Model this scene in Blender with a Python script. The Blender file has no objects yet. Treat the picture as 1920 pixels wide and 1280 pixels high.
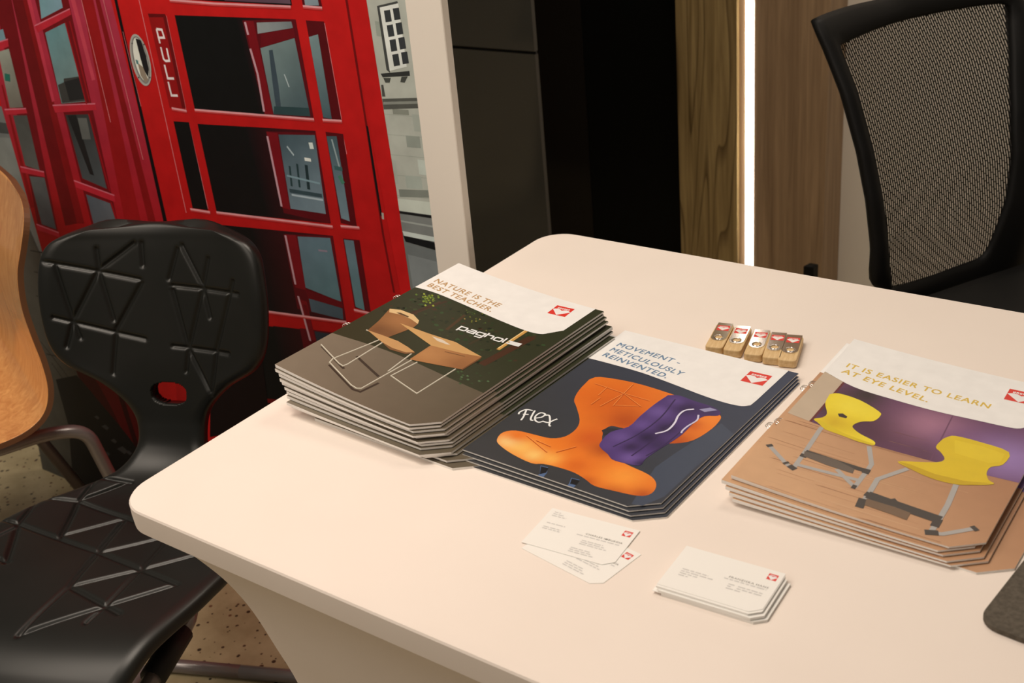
import bpy, bmesh, math, random
import numpy as np
from mathutils import Vector, Matrix
from mathutils.geometry import tessellate_polygon

random.seed(7)
SC = bpy.context.scene
COL = SC.collection

# ---------------------------------------------------------------- camera
# World frame: table left edge is x=0, table far edge runs along +x, z=0 is the floor.
FPX = 2257.25
CAM = np.array([0.90528886, -0.81361287, 1.346667])
RW = np.array([0.81216953, 0.57721397, -0.08488044])
UW = np.array([-0.19550254, 0.40633533, 0.89256392])
WW = np.array([-0.54969029, 0.70831888, -0.44285997])
cam_d = bpy.data.cameras.new('camera')
cam_d.sensor_width = 22.3
cam_d.lens = FPX / 1920 * 22.3
cam_d.clip_start = 0.02
cam_d.dof.use_dof = True
cam_d.dof.focus_distance = 1.32
cam_d.dof.aperture_fstop = 7.1
cam = bpy.data.objects.new('camera', cam_d)
COL.objects.link(cam)
cam.matrix_world = Matrix(((RW[0], UW[0], -WW[0], CAM[0]), (RW[1], UW[1], -WW[1], CAM[1]),
                           (RW[2], UW[2], -WW[2], CAM[2]), (0, 0, 0, 1)))
SC.camera = cam

# ---------------------------------------------------------------- world, lights, exposure
SC.view_settings.view_transform = 'Standard'
SC.view_settings.look = 'None'
SC.view_settings.gamma = 1
SC.view_settings.exposure = -0.13
world = bpy.data.worlds.new('world')
SC.world = world
world.use_nodes = True
bg = world.node_tree.nodes['Background']
bg.inputs[0].default_value = (1.0, 0.86, 0.70, 1)
bg.inputs[1].default_value = 0.14


def area(name, loc, target, size, power, col, size_y=None):
    l = bpy.data.lights.new(name, 'AREA')
    l.shape = 'RECTANGLE' if size_y else 'SQUARE'
    l.size = size
    if size_y:
        l.size_y = size_y
    l.energy = power
    l.color = col
    o = bpy.data.objects.new(name, l)
    COL.objects.link(o)
    o.location = loc
    d = Vector(target) - Vector(loc)
    o.rotation_euler = d.to_track_quat('-Z', 'Y').to_euler()
    return o


WARM = (1.0, 0.87, 0.735)
area('overhead_area_light', (-0.10, -0.30, 2.6), (-0.10, -0.30, 0), 0.8, 24, WARM)
area('overhead_area_light', (-1.0, -1.05, 2.6), (-1.0, -0.8, 0), 0.8, 18, WARM)  # unseen lamp added to brighten the backdrop and chairs on the left
area('overhead_area_light', (0.2, 1.40, 2.8), (0.15, 1.6, 0), 0.7, 15, WARM)  # unseen lamp added to lift the back wall and wood column
area('overhead_area_light', (-0.2, -2.5, 2.7), (-0.2, -2.1, 0), 1.6, 24, WARM)  # unseen front fill, added to brighten the upright faces


# ---------------------------------------------------------------- pixel helpers
def raydir(px, py):
    return (px - 960) / FPX * RW - (py - 640) / FPX * UW + WW


def Wz(px, py, z):
    d = raydir(px, py)
    return CAM + (z - CAM[2]) / d[2] * d


def hit(px, py, n, d0):
    d = raydir(px, py)
    n = np.array(n, float)
    return CAM + (d0 - n @ CAM) / (n @ d) * d


def project(X):
    X = np.asarray(X, float) - CAM
    zz = X @ WW
    return np.stack([960 + FPX * (X @ RW) / zz, 640 - FPX * (X @ UW) / zz], -1)


def lin(c):
    c = np.array(c[:3], float) / 255
    return np.where(c <= .04045, c / 12.92, ((c + .055) / 1.055) ** 2.4)


def alb(rgb, ref, w=.82):
    return tuple(np.clip(lin(rgb) / lin(ref) * w, 0.002, .92))


# ---------------------------------------------------------------- materials
MATS = {}


def mat(name, col=(.5, .5, .5), rough=.5, metal=0, spec=.5, coat=0, emit=None, estr=0):
    m = bpy.data.materials.new(name)
    m.use_nodes = True
    b = m.node_tree.nodes['Principled BSDF']
    b.inputs['Base Color'].default_value = (*col, 1)
    b.inputs['Roughness'].default_value = rough
    b.inputs['Metallic'].default_value = metal
    b.inputs['Specular IOR Level'].default_value = spec
    b.inputs['Coat Weight'].default_value = coat
    if emit:
        b.inputs['Emission Color'].default_value = (*emit, 1)
        b.inputs['Emission Strength'].default_value = estr
    MATS[name] = m
    return m


def N(m, t, **kw):
    n = m.node_tree.nodes.new(t)
    for k, v in kw.items():
        setattr(n, k, v)
    return n


def L(m, a, b):
    m.node_tree.links.new(a, b)


def noise_colour(m, c1, c2, scale=(1, 1, 1), nscale=5, detail=4, rough=.6, lo=.35, hi=.65, dist=0):
    b = m.node_tree.nodes['Principled BSDF']
    tc = N(m, 'ShaderNodeTexCoord')
    mp = N(m, 'ShaderNodeMapping')
    mp.inputs['Scale'].default_value = scale
    nz = N(m, 'ShaderNodeTexNoise')
    nz.inputs['Scale'].default_value = nscale
    nz.inputs['Detail'].default_value = detail
    nz.inputs['Roughness'].default_value = rough
    nz.inputs['Distortion'].default_value = dist
    cr = N(m, 'ShaderNodeValToRGB')
    cr.color_ramp.elements[0].position = lo
    cr.color_ramp.elements[1].position = hi
    cr.color_ramp.elements[0].color = (*c1, 1)
    cr.color_ramp.elements[1].color = (*c2, 1)
    L(m, tc.outputs['Object'], mp.inputs['Vector'])
    L(m, mp.outputs['Vector'], nz.inputs['Vector'])
    L(m, nz.outputs['Fac'], cr.inputs['Fac'])
    L(m, cr.outputs['Color'], b.inputs['Base Color'])
    return tc, mp, nz, cr, b


def bump(m, src, strength, dist):
    b = m.node_tree.nodes['Principled BSDF']
    bp = N(m, 'ShaderNodeBump')
    bp.inputs['Strength'].default_value = strength
    bp.inputs['Distance'].default_value = dist
    L(m, src, bp.inputs['Height'])
    L(m, bp.outputs['Normal'], b.inputs['Normal'])


def print_mat(name, rough, amt, scale, spec=.5):
    m = mat(name, rough=rough, spec=spec)
    b = m.node_tree.nodes['Principled BSDF']
    at = N(m, 'ShaderNodeVertexColor', layer_name='ink')
    tc = N(m, 'ShaderNodeTexCoord')
    nz = N(m, 'ShaderNodeTexNoise')
    nz.inputs['Scale'].default_value = scale
    nz.inputs['Detail'].default_value = 6
    mr = N(m, 'ShaderNodeMapRange')
    mr.inputs[1].default_value = .3
    mr.inputs[2].default_value = .7
    mr.inputs[3].default_value = 1 - amt
    mr.inputs[4].default_value = 1 + amt
    mx = N(m, 'ShaderNodeVectorMath', operation='SCALE')
    L(m, tc.outputs['Object'], nz.inputs['Vector'])
    L(m, nz.outputs['Fac'], mr.inputs[0])
    L(m, at.outputs['Color'], mx.inputs[0])
    L(m, mr.outputs[0], mx.inputs['Scale'])
    L(m, mx.outputs[0], b.inputs['Base Color'])
    return m


M_PRINT = print_mat('cover_print', .38, .03, 60, .25)
M_PAPER = mat('paper_print', rough=.6)
_b = M_PAPER.node_tree.nodes['Principled BSDF']
_a = N(M_PAPER, 'ShaderNodeVertexColor', layer_name='ink')
L(M_PAPER, _a.outputs['Color'], _b.inputs['Base Color'])
M_BACK = print_mat('backdrop_print', .5, .09, 30, .15)

M_PAGES = mat('page_edges', (.70, .68, .66), .8)
_n = noise_colour(M_PAGES, (.74, .72, .69), (.90, .88, .85), (.2, .2, 60), 30, 2, lo=.25, hi=.5)
M_CLOTH = mat('stretch_fabric', (.86, .79, .72), .85, spec=.2)
_n = noise_colour(M_CLOTH, (.83, .745, .68), (.865, .78, .715), (1, 1, 1), 3, 3)
_n2 = N(M_CLOTH, 'ShaderNodeTexNoise')
_n2.inputs['Scale'].default_value = 900
L(M_CLOTH, _n[0].outputs['Object'], _n2.inputs['Vector'])
bump(M_CLOTH, _n2.outputs['Fac'], .08, .001)
M_WHITE = mat('white_laminate', (.92, .87, .80), .5)
M_WALLW = mat('off_white_paint', (.88, .83, .75), .7)
M_GLOSSBLK = mat('black_gloss_acrylic', (.080, .080, .074), .09, spec=.5)
M_BLKPANEL = mat('black_matt_panel', (.007, .007, .006), .4, spec=.15)
M_BROWNBLK = mat('brown_black_gloss', (.024, .019, .015), .12, spec=.3)
M_PU = mat('black_polyurethane', (.010, .011, .010), .34, spec=.42)
_n = noise_colour(M_PU, (.008, .009, .008), (.012, .0125, .011), (1, 1, 1), 6, 3)
M_TUBE = mat('grey_powder_tube', (.24, .22, .215), .28, metal=.35)
M_RUBBER = mat('black_rubber', (.006, .006, .006), .6)
M_BLKPL = mat('black_plastic', (.005, .005, .005), .55, spec=.2)
M_CHROME = mat('chrome', (.82, .80, .78), .12, metal=1)
M_BEECH = mat('pale_beech', (.62, .42, .20), .5)
noise_colour(M_BEECH, (.60, .39, .17), (.74, .54, .29), (40, 6, 40), 6, 4)
M_MAT = mat('grey_felt', (.085, .07, .052), .9)
noise_colour(M_MAT, (.07, .058, .043), (.11, .092, .07), (1, 1, 1), 260, 3)
M_LED = mat('led_diffuser', (1, 1, 1), .5, emit=(1, .90, .80), estr=9)

# light plywood of the chair shell
M_PLY = mat('orange_plywood', (.5, .25, .1), .22, spec=.5, coat=.4)
_n = noise_colour(M_PLY, (.64, .25, .065), (.92, .46, .15), (26, 26, 2.2), 2.2, 5, .65, .3, .72, 1.2)
M_PLYEDGE = mat('dark_ply_edge', (.16, .07, .03), .5)


def wood_panel(name, dark, light, seed, rings):
    m = mat(name, light, .45)
    tc, mp, nz, cr, b = noise_colour(m, dark, light, (30, 30, 1.1), 2.2, 6, .62, .28, .7, .5)
    mp.inputs['Location'].default_value = (seed, seed * 1.7, seed * .3)
    if rings:
        mp2 = N(m, 'ShaderNodeMapping')
        mp2.inputs['Scale'].default_value = (9, 9, .75)
        mp2.inputs['Location'].default_value = (seed * 2, 0, .23)
        n2 = N(m, 'ShaderNodeTexNoise')
        n2.inputs['Scale'].default_value = 1.0
        n2.inputs['Detail'].default_value = 1
        L(m, tc.outputs['Object'], mp2.inputs['Vector'])
        L(m, mp2.outputs['Vector'], n2.inputs['Vector'])
        mul = N(m, 'ShaderNodeMath', operation='MULTIPLY')
        mul.inputs[1].default_value = 12
        L(m, n2.outputs['Fac'], mul.inputs[0])
        fr = N(m, 'ShaderNodeMath', operation='FRACT')
        L(m, mul.outputs[0], fr.inputs[0])
        r2 = N(m, 'ShaderNodeValToRGB')
        r2.color_ramp.elements[0].position = 0
        r2.color_ramp.elements[1].position = .22
        r2.color_ramp.elements[0].color = (.42, .38, .34, 1)
        r2.color_ramp.elements[1].color = (1, 1, 1, 1)
        e = r2.color_ramp.elements.new(.97)
        e.color = (1, 1, 1, 1)
        e = r2.color_ramp.elements.new(1)
        e.color = (.42, .38, .34, 1)
        L(m, fr.outputs[0], r2.inputs['Fac'])
        mx = N(m, 'ShaderNodeMix', data_type='RGBA', blend_type='MULTIPLY')
        mx.inputs[0].default_value = 1
        L(m, cr.outputs['Color'], mx.inputs[6])
        L(m, r2.outputs['Color'], mx.inputs[7])
        L(m, mx.outputs[2], b.inputs['Base Color'])
    return m


M_WOODL = wood_panel('olive_walnut_veneer', (.25, .165, .062), (.60, .44, .20), 3.1, True)
M_WOODR = wood_panel('brown_straight_veneer', (.27, .17, .095), (.50, .34, .20), 8.3, False)

# speckled concrete floor
M_FLOOR = mat('speckled_concrete', (.3, .25, .15), .35)
tc, mp, nz, cr, b = noise_colour(M_FLOOR, (.32, .26, .145), (.49, .41, .25), (1, 1, 1), 7, 5)
vo = N(M_FLOOR, 'ShaderNodeTexVoronoi')
vo.inputs['Scale'].default_value = 95
vo.inputs['Randomness'].default_value = 1
L(M_FLOOR, tc.outputs['Object'], vo.inputs['Vector'])
sep = N(M_FLOOR, 'ShaderNodeSeparateColor')
L(M_FLOOR, vo.outputs['Color'], sep.inputs[0])
lt = N(M_FLOOR, 'ShaderNodeMath', operation='MULTIPLY_ADD')
lt.inputs[1].default_value = .62
lt.inputs[2].default_value = -.25
L(M_FLOOR, sep.outputs[0], lt.inputs[0])
cmp_ = N(M_FLOOR, 'ShaderNodeMath', operation='LESS_THAN')
L(M_FLOOR, vo.outputs['Distance'], cmp_.inputs[0])
L(M_FLOOR, lt.outputs[0], cmp_.inputs[1])
spk = N(M_FLOOR, 'ShaderNodeValToRGB')
spk.color_ramp.elements[0].color = (.05, .038, .022, 1)
spk.color_ramp.elements[1].color = (.16, .075, .04, 1)
spk.color_ramp.elements[0].position = .6
L(M_FLOOR, sep.outputs[1], spk.inputs['Fac'])
mx = N(M_FLOOR, 'ShaderNodeMix', data_type='RGBA')
L(M_FLOOR, cmp_.outputs[0], mx.inputs[0])
L(M_FLOOR, cr.outputs['Color'], mx.inputs[6])
L(M_FLOOR, spk.outputs['Color'], mx.inputs[7])
L(M_FLOOR, mx.outputs[2], b.inputs['Base Color'])

# open-weave chair mesh: slits are really transparent, laid out on the fabric's own UVs (metres)
M_WEAVE = mat('black_open_weave', (.008, .007, .006), .8, spec=.2)
_b = M_WEAVE.node_tree.nodes['Principled BSDF']
_uv = N(M_WEAVE, 'ShaderNodeUVMap')
_sp = N(M_WEAVE, 'ShaderNodeSeparateXYZ')
L(M_WEAVE, _uv.outputs[0], _sp.inputs[0])


def MA(m, op, a, bv=None, c=None):
    n = N(m, 'ShaderNodeMath', operation=op)
    for i, v in enumerate((a, bv, c)):
        if v is None:
            continue
        if isinstance(v, (int, float)):
            n.inputs[i].default_value = v
        else:
            L(m, v, n.inputs[i])
    return n.outputs[0]


_x = MA(M_WEAVE, 'DIVIDE', _sp.outputs[0], .0050)
_id = MA(M_WEAVE, 'FLOOR', _x)
_fx = MA(M_WEAVE, 'FRACT', _x)
_y = MA(M_WEAVE, 'ADD', MA(M_WEAVE, 'DIVIDE', _sp.outputs[1], .0125), MA(M_WEAVE, 'MULTIPLY', _id, .36))
_fy = MA(M_WEAVE, 'FRACT', _y)
_h = MA(M_WEAVE, 'MULTIPLY', MA(M_WEAVE, 'LESS_THAN', _fx, .40), MA(M_WEAVE, 'LESS_THAN', _fy, .86))
_tr = N(M_WEAVE, 'ShaderNodeBsdfTransparent')
_ms = N(M_WEAVE, 'ShaderNodeMixShader')
L(M_WEAVE, _h, _ms.inputs[0])
L(M_WEAVE, _b.outputs[0], _ms.inputs[1])
L(M_WEAVE, _tr.outputs[0], _ms.inputs[2])
L(M_WEAVE, _ms.outputs[0], M_WEAVE.node_tree.nodes['Material Output'].inputs[0])


# ---------------------------------------------------------------- object helpers
def tag(o, label=None, cat=None, group=None, kind=None):
    if label:
        o['label'] = label
    if cat:
        o['category'] = cat
    if group:
        o['group'] = group
    if kind:
        o['kind'] = kind
    return o


def empty(name, loc=(0, 0, 0), rz=0):
    o = bpy.data.objects.new(name, None)
    o.empty_display_size = .05
    COL.objects.link(o)
    o.location = loc
    o.rotation_euler = (0, 0, rz)
    return o


def mesh_obj(name, verts, faces, m, parent=None, smooth=False):
    me = bpy.data.meshes.new(name)
    me.from_pydata([tuple(map(float, v)) for v in verts], [], [tuple(f) for f in faces])
    me.update()
    if m:
        me.materials.append(m)
    if smooth:
        me.polygons.foreach_set('use_smooth', [True] * len(me.polygons))
    o = bpy.data.objects.new(name, me)
    COL.objects.link(o)
    if parent:
        o.parent = parent
    return o


def bm_obj(name, bm, m, parent=None, smooth=False):
    me = bpy.data.meshes.new(name)
    bmesh.ops.recalc_face_normals(bm, faces=bm.faces)
    bm.to_mesh(me)
    bm.free()
    if m:
        me.materials.append(m)
    if smooth:
        me.polygons.foreach_set('use_smooth', [True] * len(me.polygons))
    o = bpy.data.objects.new(name, me)
    COL.objects.link(o)
    if parent:
        o.parent = parent
    return o


def box(name, lo, hi, m, parent=None, bev=0, segs=2):
    bm = bmesh.new()
    bmesh.ops.create_cube(bm, size=1)
    lo, hi = Vector(lo), Vector(hi)
    for v in bm.verts:
        v.co = Vector((lo[i] + (v.co[i] + .5) * (hi[i] - lo[i]) for i in range(3)))
    if bev:
        bmesh.ops.bevel(bm, geom=bm.edges[:], offset=bev, segments=segs, affect='EDGES', profile=.5)
    return bm_obj(name, bm, m, parent)


def catmull(pts, n):
    """n samples per span through control points (any dimension)"""
    P = [np.array(p, float) for p in pts]
    P = [2 * P[0] - P[1]] + P + [2 * P[-1] - P[-2]]
    out = []
    for i in range(1, len(P) - 2):
        for k in range(n):
            t = k / n
            a, b, c, d = P[i - 1], P[i], P[i + 1], P[i + 2]
            out.append(.5 * (2 * b + (c - a) * t + (2 * a - 5 * b + 4 * c - d) * t * t + (3 * b - a - 3 * c + d) * t ** 3))
    out.append(P[-2])
    return np.array(out)


def round_path(pts, r, n=6):
    """polyline with filleted corners"""
    P = [np.array(p, float) for p in pts]
    out = [P[0]]
    for i in range(1, len(P) - 1):
        a, b, c = P[i - 1], P[i], P[i + 1]
        d1, d2 = (a - b), (c - b)
        l1, l2 = np.linalg.norm(d1), np.linalg.norm(d2)
        q = min(r, l1 * .48, l2 * .48)
        s, e = b + d1 / l1 * q, b + d2 / l2 * q
        for k in range(n + 1):
            t = k / n
            out.append((1 - t) ** 2 * s + 2 * t * (1 - t) * b + t * t * e)
    out.append(P[-1])
    return out


def tube(name, path, r, m, parent=None, seg=12, closed=False):
    P = [np.array(p, float) for p in path]
    verts, faces = [], []
    n = len(P)
    up = None
    for i in range(n):
        if closed:
            t = P[(i + 1) % n] - P[i - 1]
        else:
            t = P[min(i + 1, n - 1)] - P[max(i - 1, 0)]
        t = t / np.linalg.norm(t)
        if up is None:
            up = np.array([0, 0, 1.]) if abs(t[2]) < .9 else np.array([1., 0, 0])
        a = np.cross(t, up)
        a /= np.linalg.norm(a)
        up = np.cross(a, t)
        for k in range(seg):
            w = 2 * math.pi * k / seg
            verts.append(P[i] + r * (math.cos(w) * a + math.sin(w) * up))
    for i in range(n if closed else n - 1):
        for k in range(seg):
            j, k2 = (i + 1) % n, (k + 1) % seg
            faces.append((i * seg + k, i * seg + k2, j * seg + k2, j * seg + k))
    if not closed:
        faces.append(tuple(range(seg - 1, -1, -1)))
        faces.append(tuple((n - 1) * seg + k for k in range(seg)))
    return mesh_obj(name, verts, faces, m, parent, True)


def prism(name, poly, z0, z1, m, parent=None, bev=0):
    bm = bmesh.new()
    vs = [bm.verts.new((p[0], p[1], z0)) for p in poly]
    f = bm.faces.new(vs)
    r = bmesh.ops.extrude_face_region(bm, geom=[f])
    for v in r['geom']:
        if isinstance(v, bmesh.types.BMVert):
            v.co.z = z1
    if bev:
        ed = [e for e in bm.edges if abs(e.verts[0].co.z - e.verts[1].co.z) < 1e-6]
        bmesh.ops.bevel(bm, geom=ed, offset=bev, segments=2, affect='EDGES', profile=.5)
    return bm_obj(name, bm, m, parent)


# ---------------------------------------------------------------- flat printing
def clip_axis(poly, ax, val, keep_less):
    out = []
    for i in range(len(poly)):
        a, b2 = poly[i], poly[(i + 1) % len(poly)]
        ia = (a[ax] <= val) if keep_less else (a[ax] >= val)
        ib = (b2[ax] <= val) if keep_less else (b2[ax] >= val)
        if ia:
            out.append(a)
        if ia != ib:
            t = (val - a[ax]) / (b2[ax] - a[ax])
            out.append((a[0] + t * (b2[0] - a[0]), a[1] + t * (b2[1] - a[1])))
    return out


class Print:
    """Ink shapes printed on a surface: polygons in surface coordinates (metres), painted in order."""

    def __init__(self, surf, inv, conv, ucuts=(), vcuts=(), eps=8e-6):
        self.surf, self.inv, self.conv = surf, inv, conv
        self.uc, self.vc, self.eps = ucuts, vcuts, eps
        self.v, self.f, self.c = [], [], []
        self.lv = 1
        self.bounds = None
        self.fat = 0

    def uv(self, pts):
        return [self.inv(*p) for p in pts]

    def tri(self, t, colf):
        if self.bounds:
            for ax, lo, hi in self.bounds:
                if len(t) >= 3:
                    t = clip_axis(t, ax, lo, False)
                if len(t) >= 3:
                    t = clip_axis(t, ax, hi, True)
            if len(t) < 3:
                return
        parts = [t]
        for ax, cuts in ((0, self.uc), (1, self.vc)):
            for cval in cuts:
                nxt = []
                for p in parts:
                    lo, hi = min(q[ax] for q in p), max(q[ax] for q in p)
                    if lo < cval - 1e-9 and hi > cval + 1e-9:
                        for kl in (True, False):
                            r = clip_axis(p, ax, cval, kl)
                            if len(r) >= 3:
                                nxt.append(r)
                    else:
                        nxt.append(p)
                parts = nxt
        for p in parts:
            i0 = len(self.v)
            for q in p:
                self.v.append(self.surf(q[0], q[1], self.lv * self.eps))
                self.c.append(colf(q[0], q[1]))
            self.f.append(tuple(range(i0, i0 + len(p))))

    def poly_uv(self, pts, col, bump_level=True):
        pts = [tuple(map(float, p)) for p in pts]
        ar = sum(pts[i][0] * pts[(i + 1) % len(pts)][1] - pts[(i + 1) % len(pts)][0] * pts[i][1] for i in range(len(pts)))
        if ar < 0:
            pts = pts[::-1]
        if callable(col):
            colf = col
        else:
            cc = self.conv(col)
            colf = lambda u, v: cc
        for t in tessellate_polygon([[Vector((p[0], p[1], 0)) for p in pts]]):
            tri = [pts[i] for i in t]
            a = (tri[1][0] - tri[0][0]) * (tri[2][1] - tri[0][1]) - (tri[2][0] - tri[0][0]) * (tri[1][1] - tri[0][1])
            if abs(a) < 1e-14:
                continue
            if a < 0:
                tri = tri[::-1]
            self.tri(tri, colf)
        if bump_level:
            self.lv += 1

    def poly(self, pts, col, smooth=0):
        p = self.uv(pts)
        if smooth:
            p = [tuple(q) for q in catmull(p + [p[0]], smooth)[:-1]]
        self.poly_uv(p, col)

    def stroke_uv(self, p, w, col, smooth=0, bump_level=True):
        if smooth:
            p = catmull(p, smooth)
        p = [np.array(q, float)[:2] for q in p]
        ws = w if isinstance(w, (list, tuple)) else [w] * len(p)
        Lf, Rt = [], []
        for i in range(len(p)):
            a, b2 = p[max(i - 1, 0)], p[min(i + 1, len(p) - 1)]
            d1 = p[i] - a if i else b2 - p[i]
            d2 = b2 - p[i] if i < len(p) - 1 else p[i] - a
            d1 = d1 / (np.linalg.norm(d1) + 1e-12)
            d2 = d2 / (np.linalg.norm(d2) + 1e-12)
            n = np.array([-(d1 + d2)[1], (d1 + d2)[0]])
            n /= np.linalg.norm(n) + 1e-12
            k = 1 / max(.45, float(n @ np.array([-d1[1], d1[0]])))
            Lf.append(p[i] + n * ws[i] / 2 * k)
            Rt.append(p[i] - n * ws[i] / 2 * k)
        for i in range(len(p) - 1):
            self.poly_uv([Lf[i], Lf[i + 1], Rt[i + 1], Rt[i]], col, False)
        if bump_level:
            self.lv += 1

    def stroke(self, pts, w, col, smooth=0):
        self.stroke_uv(self.uv(pts), w, col, smooth)

    def text(self, s, p0, p1, col, bold=.0, hscale=None, spacing=1.0):
        """text whose baseline runs from surface point p0 to p1 (metres)"""
        cu = bpy.data.curves.new('txt', 'FONT')
        cu.body = s
        cu.size = 1
        cu.offset = bold
        cu.space_character = spacing
        cu.resolution_u = 3
        ob = bpy.data.objects.new('txt', cu)
        COL.objects.link(ob)
        dg = bpy.context.evaluated_depsgraph_get()
        me = ob.evaluated_get(dg).to_mesh()
        vs = np.array([v.co[:2] for v in me.vertices])
        me.calc_loop_triangles()
        tris = [tuple(t.vertices) for t in me.loop_triangles]
        ob.evaluated_get(dg).to_mesh_clear()
        bpy.data.objects.remove(ob)
        bpy.data.curves.remove(cu)
        p0, p1 = np.array(p0, float)[:2], np.array(p1, float)[:2]
        d = p1 - p0
        ln = np.linalg.norm(d)
        d /= ln
        n = np.array([-d[1], d[0]])
        x0, x1 = vs[:, 0].min(), vs[:, 0].max()
        sx = ln / (x1 - x0)
        sy = hscale / .69 if hscale else sx
        cc = self.conv(col)
        for du, dv in ((0, 0), (self.fat, 0), (0, self.fat), (self.fat, self.fat)) if self.fat else ((0, 0),):
            for t in tris:
                q = [tuple(p0 + d * (vs[i, 0] - x0) * sx + n * vs[i, 1] * sy + np.array([du, dv])) for i in t]
                a = (q[1][0] - q[0][0]) * (q[2][1] - q[0][1]) - (q[2][0] - q[0][0]) * (q[1][1] - q[0][1])
                if abs(a) < 1e-14:
                    continue
                if a < 0:
                    q = q[::-1]
                self.tri(q, lambda u, v: cc)
            self.lv += 1

    def logo(self, o, ux, uy):
        """red square badge: o = lower-left corner, ux / uy = edge vectors"""
        o, ux, uy = (np.array(x, float)[:2] for x in (o, ux, uy))
        P = lambda a, b2: tuple(o + ux * a + uy * b2)
        RED = (226, 58, 44)
        WH = (246, 232, 216)
        self.poly_uv([P(0, 0), P(1, 0), P(1, 1), P(0, 1)], RED)
        self.poly_uv([P(.0, .56), P(.16, .66), P(.36, .66), P(.50, .55), P(.64, .66), P(.84, .66), P(1, .56), P(.50, .02)], WH)
        self.lv -= 1
        for k in range(6):
            a = .17 + k * .115
            self.poly_uv([P(a, .70), P(a + .085, .70), P(a + .085, .84), P(a, .84)], WH, False)
        self.lv += 1
        for k in range(6):
            a = .17 + k * .115 + .028
            y = .70 if k % 2 else .76
            self.poly_uv([P(a, y), P(a + .025, y), P(a + .025, y + .07), P(a, y + .07)], RED, False)
        self.lv += 1

    def build(self, name, m, parent=None):
        me = bpy.data.meshes.new(name)
        me.from_pydata([tuple(map(float, v)) for v in self.v], [], self.f)
        me.update()
        at = me.color_attributes.new('ink', 'FLOAT_COLOR', 'POINT')
        at.data.foreach_set('color', np.array([(*c[:3], 1) for c in self.c], np.float32).ravel())
        me.materials.append(m)
        o = bpy.data.objects.new(name, me)
        COL.objects.link(o)
        if parent:
            o.parent = parent
        return o


# ================================================================= SETTING
floor = box('floor', (-4.5, -3.5, -.05), (4.5, 4.2, 0), M_FLOOR)
tag(floor, kind='structure')
YB = 1.95


def bx(px, py=300):
    return hit(px, py, (0, 1, 0), YB)[0]


wb = box('wall_back', (-3.6, YB + .06, 0), (4.5, YB + .14, 3.0), M_WALLW)
tag(wb, kind='structure')
x_g0, x_g1, x_b1, x_w0 = -3.2, bx(1018), bx(1104), bx(1291)
x_wm, x_l0, x_l1, x_w1 = bx(1400), bx(1414), bx(1428), bx(1562)
wp = empty('wall_black', (0, YB, 0))
tag(wp, kind='structure')
box('matt_panel', (x_g0, .004, 0), (x_g1 - .001, .06, 2.9), M_BLKPANEL, wp)
yg = 1.32
xg = float(hit(1018, 300, (0, 1, 0), yg)[0])
wg = empty('wall_left', (xg, yg, 0))
tag(wg, kind='structure')
zs = float(hit(920, 92, (0, 1, 0), yg)[2])
box('gloss_panel', (-1.3, 0, 0), (0, .012, zs - .005), M_GLOSSBLK, wg)
box('gloss_panel', (-1.3, 0, zs + .002), (0, .012, 2.9), M_GLOSSBLK, wg)
box('panel_joint', (-1.3, .006, zs - .005), (-.001, .011, zs + .002), M_BLKPANEL, wg)
box('brown_panel', (x_g1, .002, 0), (x_b1, .06, 2.9), M_BROWNBLK, wp)
box('matt_panel', (x_b1 + .001, .004, 0), (x_w0, .06, 2.9), M_BLKPANEL, wp)

wc = empty('wood_column', ((x_w0 + x_w1) / 2, YB, 0))
cx = (x_w0 + x_w1) / 2
tag(wc, 'wood-veneered wall column split by a vertical light strip', 'column')
box('veneer_plank', (x_w0 - cx + .001, -.055, 0), (x_wm - cx, .06, 2.9), M_WOODL, wc, .001, 1)
box('light_channel', (x_wm - cx + .0005, -.045, 0), (x_l0 - cx, .06, 2.9), M_WOODR, wc)
box('channel_back', (x_l0 - cx, -.02, 0), (x_l1 - cx, .06, 2.9), M_WHITE, wc)
box('veneer_plank', (x_l1 - cx + .0005, -.05, 0), (x_w1 - cx, .06, 2.9), M_WOODR, wc, .001, 1)
led = box('led_light_strip', (x_l0 + .0006, YB - .052, .05), (x_l1 - .0006, YB - .021, 2.88), M_LED)
tag(led, 'glowing white vertical light strip set into the wood column', 'light')

# ================================================================= PRINTED BACKDROP
YP = .36
PX0, PX1, PXW = -1.198, -.124, -.065
bd = empty('backdrop_partition', (0, YP, 0))
tag(bd, 'partition printed with a red telephone box street photo, white edge post', 'partition')
box('panel_core', (PX0, .003, .012), (PX1 - .001, .012, 2.3), M_WHITE, bd)
box('edge_post', (PX1, -.001, 0), (PXW, .013, 2.32), M_WHITE, bd, .001, 1)
for fx in (-1.05, -.3):
    box('foot', (fx, -.02, 0), (fx + .06, .16, .012), M_TUBE, bd, .002, 1)

REFB = (214, 190, 165)
bconv = lambda c: alb((c[0], c[1], min(c[2], (c[0] + c[1]) * .51 + 2)) if c[2] > c[0] else c, REFB, 1.02)


def b_inv(px, py):
    q = hit(px, py, (0, 1, 0), YP)
    return (q[0], q[2])


BP = Print(lambda u, v, e: (u, .003 - e, v), b_inv, bconv, eps=5e-6)


def vgrad(pxa, ca, pxb, cb):
    a, b2 = np.array(b_inv(*pxa)), np.array(b_inv(*pxb))
    d = b2 - a
    A, B = np.array(bconv(ca)), np.array(bconv(cb))

    def f(u, v):
        t = min(1, max(0, float((np.array([u, v]) - a) @ d / (d @ d))))
        return tuple(A * (1 - t) + B * t)
    return f


def wedge(col, *pts):
    BP.poly(pts, col)


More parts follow.
